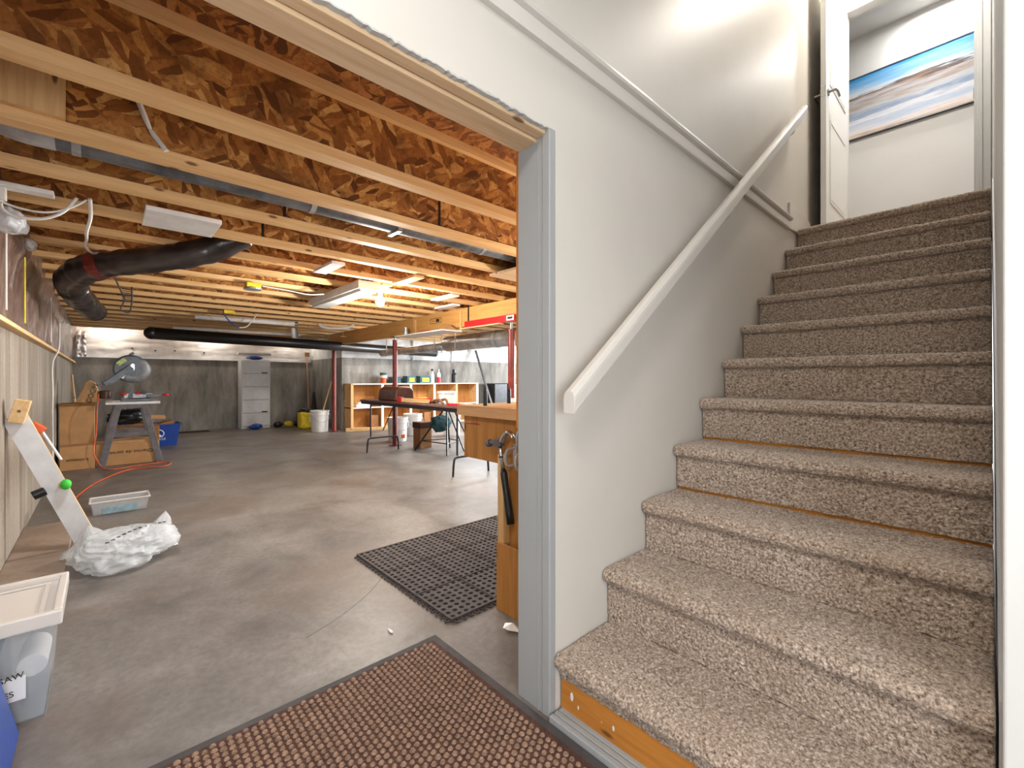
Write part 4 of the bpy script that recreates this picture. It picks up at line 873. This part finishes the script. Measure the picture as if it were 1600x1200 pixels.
for i, (ya, m_) in enumerate(((6.35, 'dark_steel'), (6.85, 'grey_steel'))):
    B().box(-8.1, ya, 0, -7.7, ya + .45, .93).build('storage_bin', m_, label=['dark grey bin standing right of the shelf unit', 'lighter grey bin behind the nearest red post'][i], cat='bin', bevel=.02)
# ------------------------------------------------------------------ saw stand
sh = thing('sawhorse', 'grey A-frame sawhorse stand with a white topped board', 'sawhorse', (-6.45, -.77, 0))
def board(a, b, w, t_): return B().beam(a, b, w, t_, (1, 0, 0))
for x in (-6.22, -6.72):
    for s_ in (-1, 1): board((x, -.765 + s_ * .27, 0), (x, -.765 + s_ * .12, .73), .07, .035).build('leg', 'horse_grey', sh, bevel=.004)
    B().box(x - .015, -.95, .34, x + .015, -.58, .395).build('crossbar', 'horse_grey', sh, bevel=.003)
    B().box(x - .02, -.9, .69, x + .02, -.63, .735).build('head_block', 'horse_grey', sh)
B().box(-6.8, -1.0, .735, -6.19, -.49, .765).build('top_board', 'board_white', sh, bevel=.003)
ms = thing('mitre_saw', 'grey compound mitre saw with raised blade guard on the sawhorse', 'saw', (-6.4, -.7, .765))
B().box(-6.6, -.86, .765, -6.25, -.56, .80).lathe([(.001, .03), (.13, .03), (.14, 0), (.001, 0)], (-6.42, -.71, .77), 24).build('base', 'saw_grey', ms, bevel=.006)
B().box(-6.46, -.83, .80, -6.43, -.55, .86).build('fence', 'saw_light', ms, bevel=.004)
B().prism([(-.80, .80), (-.745, .80), (-.745, .96)], 0, -6.45, -6.42).build('bracket', 'saw_grey', ms)
B().beam((-6.3, -.62, .83), (-6.3, -.48, .835), .05, .04).build('arm', 'saw_grey', ms, bevel=.006)
for y, z in ((-.84, .86), (-.70, .865), (-.43, .84)):
    B().tube([(-6.3, y - .035, z), (-6.3, y - .01, z), (-6.3, y + .015, z), (-6.3, y + .035, z)], [.006, .016, .018, .008], 10).build('knob', 'bright_red', ms, smooth=True)
B().cyl((-6.32, -.645, .87), (-6.28, -.645, .87), .025, n=14).build('wheel', 'black_plastic', ms)
gc = Vector((-6.3, -.77, 1.17))
B().lathe([(.001, -.045), (.15, -.045), (.17, -.03), (.17, .03), (.15, .045), (.001, .045)], gc, 36, 0).build('blade_guard', 'saw_grey', ms, smooth=False)
bb_ = B(); cc_ = gc + Vector((.047, .03, -.012)); q_ = [-2.3 + 3.3 * i / 24 for i in range(25)]
bb_.add([cc_ + Vector((dx_, r_ * math.cos(a_), r_ * math.sin(a_))) for a_ in q_ for (r_, dx_) in ((.085, .0), (.15, .004), (.165, -.004))], [(i * 3 + k_, i * 3 + 3 + k_, i * 3 + 4 + k_, i * 3 + 1 + k_) for i in range(24) for k_ in (0, 1)])
bb_.build('blade', 'grey_steel', ms, smooth=True)
B().cyl(gc + Vector((.04, .0, .02)), gc + Vector((.06, .02, .02)), .042, n=18).build('hub', 'saw_light', ms, bevel=.004)
B().beam(gc + Vector((.07, .01, .02)), gc + Vector((.07, -.20, -.17)), .07, .05, (1, 0, 0)).build('lift_arm', 'saw_grey', ms, bevel=.006)
B().beam(gc + Vector((.075, -.03, -.02)), gc + Vector((.075, -.08, -.12)), .02, .03, (1, 0, 0)).build('guard_link', 'white_plastic', ms)
B().beam(gc + Vector((.06, -.19, -.15)), gc + Vector((.06, -.25, -.19)), .06, .08, (1, 0, 0)).build('motor_grip', 'saw_grey', ms, bevel=.01)
B().beam(gc + Vector((.05, -.12, .05)), gc + Vector((.05, -.05, .115)), .05, .004, (1, 0, 0)).build('lime_sticker', 'lime_label', ms)
B().beam(gc + Vector((0, -.01, .165)), gc + Vector((0, .03, .2)), .03, .03, (1, 0, 0)).build('carry_handle', 'saw_grey', ms, bevel=.008)
B().lathe([(.05, 0), (.06, .01), (.06, .09), (.05, .1), (.001, .1)], (-6.55, -1.0, .80), 18).build('motor_bag', 'brown_plastic', ms)
# boxes beside the saw
c1 = thing('cardboard_box', 'tall upright cardboard box in the corner left of the sawhorse', 'box', (-6.55, -1.23, 0))
B().box(-6.75, -1.395, 0, -6.47, -1.095, .74).build('carton', 'cardboard', c1, bevel=.003)
B().box(-6.76, -1.4, .72, -6.46, -1.09, .752).build('flap', 'cardboard_dark', c1, bevel=.003)
c2 = thing('cardboard_box', 'long low cardboard box with upside-down print under the sawhorse', 'box', (-6.35, -.95, 0))
B().box(-6.66, -1.085, 0, -6.26, -.50, .26).box(-6.44, -1.38, 0, -6.2, -1.09, .27).build('carton', 'cardboard', c2, bevel=.003)
B().box(-6.6, -.97, .26, -6.3, -.57, .285).build('flap', 'kraft', c2)
text('printed_text', 'Chariot de service', .06, facing('+x', (-6.258, -.78, .15), PI), 'ink', c2)
text('printed_text', 'à niveaux', .05, facing('+x', (-6.198, -1.235, .11), PI), 'ink', c2)
c3 = thing('paper_sack', 'kraft sack with black lettering leaning on the tall cardboard box', 'sack', (-6.6, -1.17, .752))
B().prism([(-1.27, .752), (-1.07, .752), (-1.05, .86), (-1.09, 1.0), (-1.14, 1.03), (-1.18, 1.0)], 0, -6.68, -6.56).build('sack', 'kraft', c3, bevel=.012, seg=3)
text('printed_text', 'DOGIN', .07, facing('+x', (-6.555, -1.115, .87), math.radians(72)), 'ink', c3)
bb = thing('recycling_bin', 'blue plastic recycling bin full of cardboard behind the sawhorse', 'bin', (-7.9, -.45, 0))
def tub_poly(x0, x1, y0, y1, z0, z1, fl):
    return [(x0 + fl, y0 + fl, z0), (x1 - fl, y0 + fl, z0), (x1 - fl, y1 - fl, z0), (x0 + fl, y1 - fl, z0), (x0, y0, z1), (x1, y0, z1), (x1, y1, z1), (x0, y1, z1)]
def open_tub(x0, x1, y0, y1, z0, z1, fl, t=.006):
    b = B(); o = tub_poly(x0, x1, y0, y1, z0, z1, fl); i = tub_poly(x0 + t, x1 - t, y0 + t, y1 - t, z0 + t, z1, fl)
    b.add(o + i, [(3, 2, 1, 0), (0, 1, 5, 4), (1, 2, 6, 5), (2, 3, 7, 6), (3, 0, 4, 7), (8, 9, 10, 11), (8, 12, 13, 9), (9, 13, 14, 10), (10, 14, 15, 11), (11, 15, 12, 8), (4, 5, 13, 12), (5, 6, 14, 13), (6, 7, 15, 14), (7, 4, 12, 15)]); return b
open_tub(-8.25, -7.75, -.85, -.12, 0, .34, .05).build('tub', 'blue_plastic', bb, bevel=.006)
B().ring(-8.27, -.87, .325, -7.73, -.10, .345, .02).build('rim', 'blue_plastic', bb, bevel=.005)
lg = B(); cxx = -7.757; cyy = -.40
lg.tube([(cxx + .0, cyy + .07 * math.cos(a), .2 + .06 * math.sin(a)) for a in [PI * (-.3 + 1.35 * q / 14) for q in range(15)]], .006, 6)
lg.prism([(cyy - .05, .15), (cyy, .22), (cyy + .02, .19), (cyy + .06, .15)], 0, cxx - .004, cxx + .003)
lg.build('printed_emblem', 'white_ink', bb)
text('printed_text', 'RECYCLE', .045, facing('+x', (-7.768, cyy, .115), 0), 'white_ink', bb)
for i, (y0, y1, z0, tl, m_) in enumerate(((-.45, -.2, .30, .07, 'cardboard_dark'), (-.62, -.3, .46, -.02, 'cardboard'), (-.8, -.52, .30, .05, 'cardboard_dark'))):
    B().beam((-8.0, y0, z0), (-8.0, y1, z0 + tl), .3, .05, (0, 0, 1)).build('cardboard_piece', m_, label=['brown carton at the right of the blue bin', 'pale carton on top of the blue bin', 'brown carton at the left of the blue bin'][i], cat='carton', bevel=.003)
blob((-7.0, -.78, .535), .15, (.8, 1.3, .7), 13, .35).build('black_bundle', 'black_plastic', label='dark crumpled bundle behind the sawhorse legs', cat='bundle', smooth=True)
B().box(-7.3, -1.0, 0, -6.85, -.45, .4).build('wood_crate', 'cardboard_dark', label='dark brown crate on the floor behind the sawhorse', cat='crate', bevel=.006)
B().tube(smooth_path([(-6.3, -1.06, .86), (-6.12, -1.07, .7), (-6.11, -1.08, .4), (-6.1, -1.1, .2), (-6.07, -1.03, .02), (-5.9, -.95, .008), (-6.0, -.7, .008), (-6.05, -.42, .008), (-5.75, -.48, .008), (-5.75, -.8, .008), (-5.2, -1.05, .008), (-4.6, -1.18, .008), (-4.0, -1.24, .008)], 8), .006, 8).build('extension_cord', 'orange_plastic', label='orange extension cord looping from the saw across the floor', cat='cord', smooth=True)
B().cyl((-6.9, YL + .2, .02), (-7.5, YL + .09, 1.1), .012, n=8).build('wood_stick', 'pine', label='thin wooden stick leaning in the corner behind the tall box', cat='stick')
# ------------------------------------------------------------------ leaning board contraption
lb = thing('leaning_board', 'white faced pine board with an end block leaning on the left wall', 'board', (-2.83, -1.1, 0))
Pb = Vector((-2.83, -1.085, .03)); Pt = Vector((-2.80, -1.385, .83)); dirv = (Pt - Pb).normalized(); nrm = Vector((1, 0, 0)); wid = dirv.cross(nrm).normalized()
if wid.z < 0: wid = -wid
def bpoly(u0, u1, w0, w1, x0, x1):
    vs = []
    for xx in (x0, x1):
        for (u, w_) in ((u0, w0), (u1, w0), (u1, w1), (u0, w1)): vs.append(Pb + dirv * u + wid * w_ + Vector((xx, 0, 0)))
    return vs
LEN = (Pt - Pb).length
b = B(); b.add(bpoly(0, LEN, -.05, .05, -.03, 0), [(0, 1, 2, 3), (7, 6, 5, 4), (0, 4, 5, 1), (1, 5, 6, 2), (2, 6, 7, 3), (3, 7, 4, 0)]); b.build('plank', 'pine_z', lb, bevel=.001)
b = B(); b.add(bpoly(.0, LEN, -.05, .049, .0, .003), [(0, 1, 2, 3), (7, 6, 5, 4), (0, 4, 5, 1), (1, 5, 6, 2), (2, 6, 7, 3), (3, 7, 4, 0)]); b.build('white_face', 'board_white', lb)
b = B(); b.add(bpoly(LEN - .02, LEN + .03, -.075, .065, -.06, .045), [(0, 1, 2, 3), (7, 6, 5, 4), (0, 4, 5, 1), (1, 5, 6, 2), (2, 6, 7, 3), (3, 7, 4, 0)])
eb = B().beam(Vector((-2.755, -1.375, .80)), Vector((-2.755, -1.345, .925)), .062, .07, (1, 0, 0)).build('end_block', 'pine', lb, bevel=.003)
B().cyl((-2.725, -1.36, .865), (-2.7185, -1.36, .865), .008, n=12).build('dowel_hole', 'skin_brown', eb)
g0 = Pb + dirv * .40 + wid * .035
B().cyl(g0 + Vector((-.02, 0, 0)), g0 + Vector((.03, -.0, 0)), .022, n=16).build('slot_plug', 'pine', lb)
B().sphere(g0 + Vector((.035, .012, .005)), .031, 18, 12, (.8, .8, 1)).build('ball_knob', 'green_ball', lb, smooth=True)
g1 = Pb + dirv * .40 - wid * .065
B().cyl(g1 + Vector((.01, -.03, -.01)), g1 + Vector((.0, .02, .01)), .026, n=16).build('clamp_knob', 'black_plastic', lb, bevel=.004)
oc = thing('orange_clamp', 'orange tipped clamp on the upper edge of the leaning board', 'clamp', (-2.86, -1.3, .72))
g2 = Vector((-2.88, -1.305, .755))
B().beam(g2 + Vector((0, -.02, .025)), g2 + Vector((0, .03, -.02)), .04, .045, (1, 0, 0)).build('jaw', 'orange_plastic', oc, bevel=.006)
B().tube([g2 + Vector((0, .02, -.02)), g2 + Vector((-.01, .10, -.2))], .007, 8).build('bar', 'white_metal', oc)
# footing pad beside the wall
B().box(-3.6, YL, 0, -2.15, -1.17, .022).build('footing', 'footing_concrete', kind='structure', bevel=.004)
# plastic bag, totes
def bag():
    b = B(); b.sphere((0, 0, 0), 1, 120, 70)
    for i, v in enumerate(b.v):
        r1 = noise.voronoi(v * 1.5 + Vector((4, 1, 0)))[0]; r2 = noise.voronoi(v * 3.4 + Vector((0, 3, 2)))[0]
        h = .84 + .5 * (r1[0] - .4) + .24 * (r2[0] - .3) + .25 * noise.noise(v * 1.1 + Vector((1, 7, 0))) + .03 * abs(noise.noise(v * 9))
        p = Vector((v.x * .27 * h, v.y * .19 * h, max(v.z, -.75) * .105 * h + .075))
        if v.y > .5 and v.z > 0: p.z += .09 * (v.y - .5)
        b.v[i] = Vector((-2.42 + p.x * .62 - p.y * .5, -.93 + p.y * .95 + p.x * .35, max(.002, p.z)))
    return b
pg = thing('plastic_bag', 'crumpled white plastic bag on the floor at the foot of the leaning board', 'plastic bag', (-2.4, -.93, 0))
bag().build('film', 'bag_plastic', pg, smooth=True)
def peak(base, top, r, seed):
    b = B(); n = 20; m = 9
    base = Vector(base); top = Vector(top)
    b.grid(lambda u, v: base.lerp(top, v) + Vector((math.cos(u * 2 * PI), math.sin(u * 2 * PI), 0)) * r * (1 - v) ** .8 * (1 + .5 * noise.noise((math.cos(u * 6.28) * 2, math.sin(u * 6.28) * 2, seed + v * 2))), n, m); return b
peak((-2.5, -.80, .03), (-2.62, -.73, .21), .11, 3).build('gathered_corner', 'bag_plastic', pg, smooth=True)
peak((-2.55, -1.02, .03), (-2.6, -1.08, .20), .15, 8).build('gathered_corner', 'bag_plastic', pg, smooth=True)
b = B()
for i in range(12):
    t = i / 11; b.box(-2.31 - .22 * t - .006, -1.0 + .26 * t - .012, .16 + .02 * math.sin(t * 3) - .001, -2.31 - .22 * t + .006, -1.0 + .26 * t + .004, .162 + .02 * math.sin(t * 3))
b.build('printed_stripe', 'ink', pg)
st = thing('small_tub', 'small clear plastic tub with blue packets on the concrete floor', 'tub', (-3.75, -.9, 0))
open_tub(-3.86, -3.66, -1.09, -.75, 0, .105, .015).build('body', 'clear_plastic', st, bevel=.004)
B().ring(-3.87, -1.1, .1, -3.65, -.74, .112, .012).build('rim', 'lid_plastic', st, bevel=.004)
B().box(-3.705, -1.03, .01, -3.69, -.82, .055).build('blue_packet', 'packet_blue', label='blue and white packet inside the small clear tub', cat='packet')
tt = thing('storage_tote', 'clear plastic storage tote with white lid at the lower left', 'tote', (-1.22, -1.26, 0))
TXa, TXb, TYa, TYb = -1.40, -1.04, -1.41, -1.12
open_tub(TXa + .01, TXb - .01, TYa, TYb - .01, 0, .30, .02, .004).build('body', 'clear_plastic', tt, bevel=.008)
B().box(TXa - .005, TYa, .298, TXb + .005, TYb + .005, .312).ring(TXa - .008, TYa, .285, TXb + .008, TYb + .008, .33, .022).build('lid', 'lid_plastic', tt, bevel=.005)
B().ring(TXa + .035, TYa + .03, .312, TXb - .035, TYb - .035, .318, .014).build('lid_ridge', 'lid_plastic', tt, bevel=.003)
B().box(TXb - .012, -1.40, .085, TXb - .008, -1.19, .155).build('paper_label', 'white_ink', tt)
lt = text('handwriting', 'SCROLL SAW\n+\nSUPPLIES', .024, facing('+x', (TXb - .0065, -1.262, .128), math.radians(6)), 'ink', tt)
B().cyl((-1.25, -1.18, .16), (-1.085, -1.18, .16), .034, n=40).build('jar', 'white_plastic', label='white jar lying inside the clear storage tote', cat='jar', bevel=.004)
B().box(-1.36, -1.38, .02, -1.12, -1.25, .2).build('blue_manual', 'dark_metal_duct', label='dark booklet inside the clear storage tote', cat='booklet', bevel=.004)
b3 = thing('blue_container', 'blue plastic container cut off at the lower left corner of the view', 'container', (-.85, -1.35, 0))
open_tub(-.985, -.72, -1.40, -1.235, 0, .2, -.035).build('tub', 'blue_plastic', b3, bevel=.006)
# floor scraps
for i, (p, q, l_) in enumerate((((-.426, .224), .05, 'torn beige drywall scrap on the floor by the workbench panel'), ((-.756, -.152), .03, 'white paper sliver on the concrete near the mat corner'))):
    b = B(); rr_ = random.Random(i); n = 9
    vs = [(p[0] + q * math.cos(a * 2 * PI / n) * rr_.uniform(.5, 1.1), p[1] + q * (.6 if i == 0 else .2) * math.sin(a * 2 * PI / n) * rr_.uniform(.5, 1.1), .004 + rr_.uniform(0, .018 if i == 0 else .002)) for a in range(n)] + [(p[0], p[1], .03 if i == 0 else .006)]
    b.add(vs, [(a, (a + 1) % n, n) for a in range(n)]).build('drywall_scrap' if i == 0 else 'paper_sliver', 'lid_plastic', label=l_, cat='scrap', solid=.003)
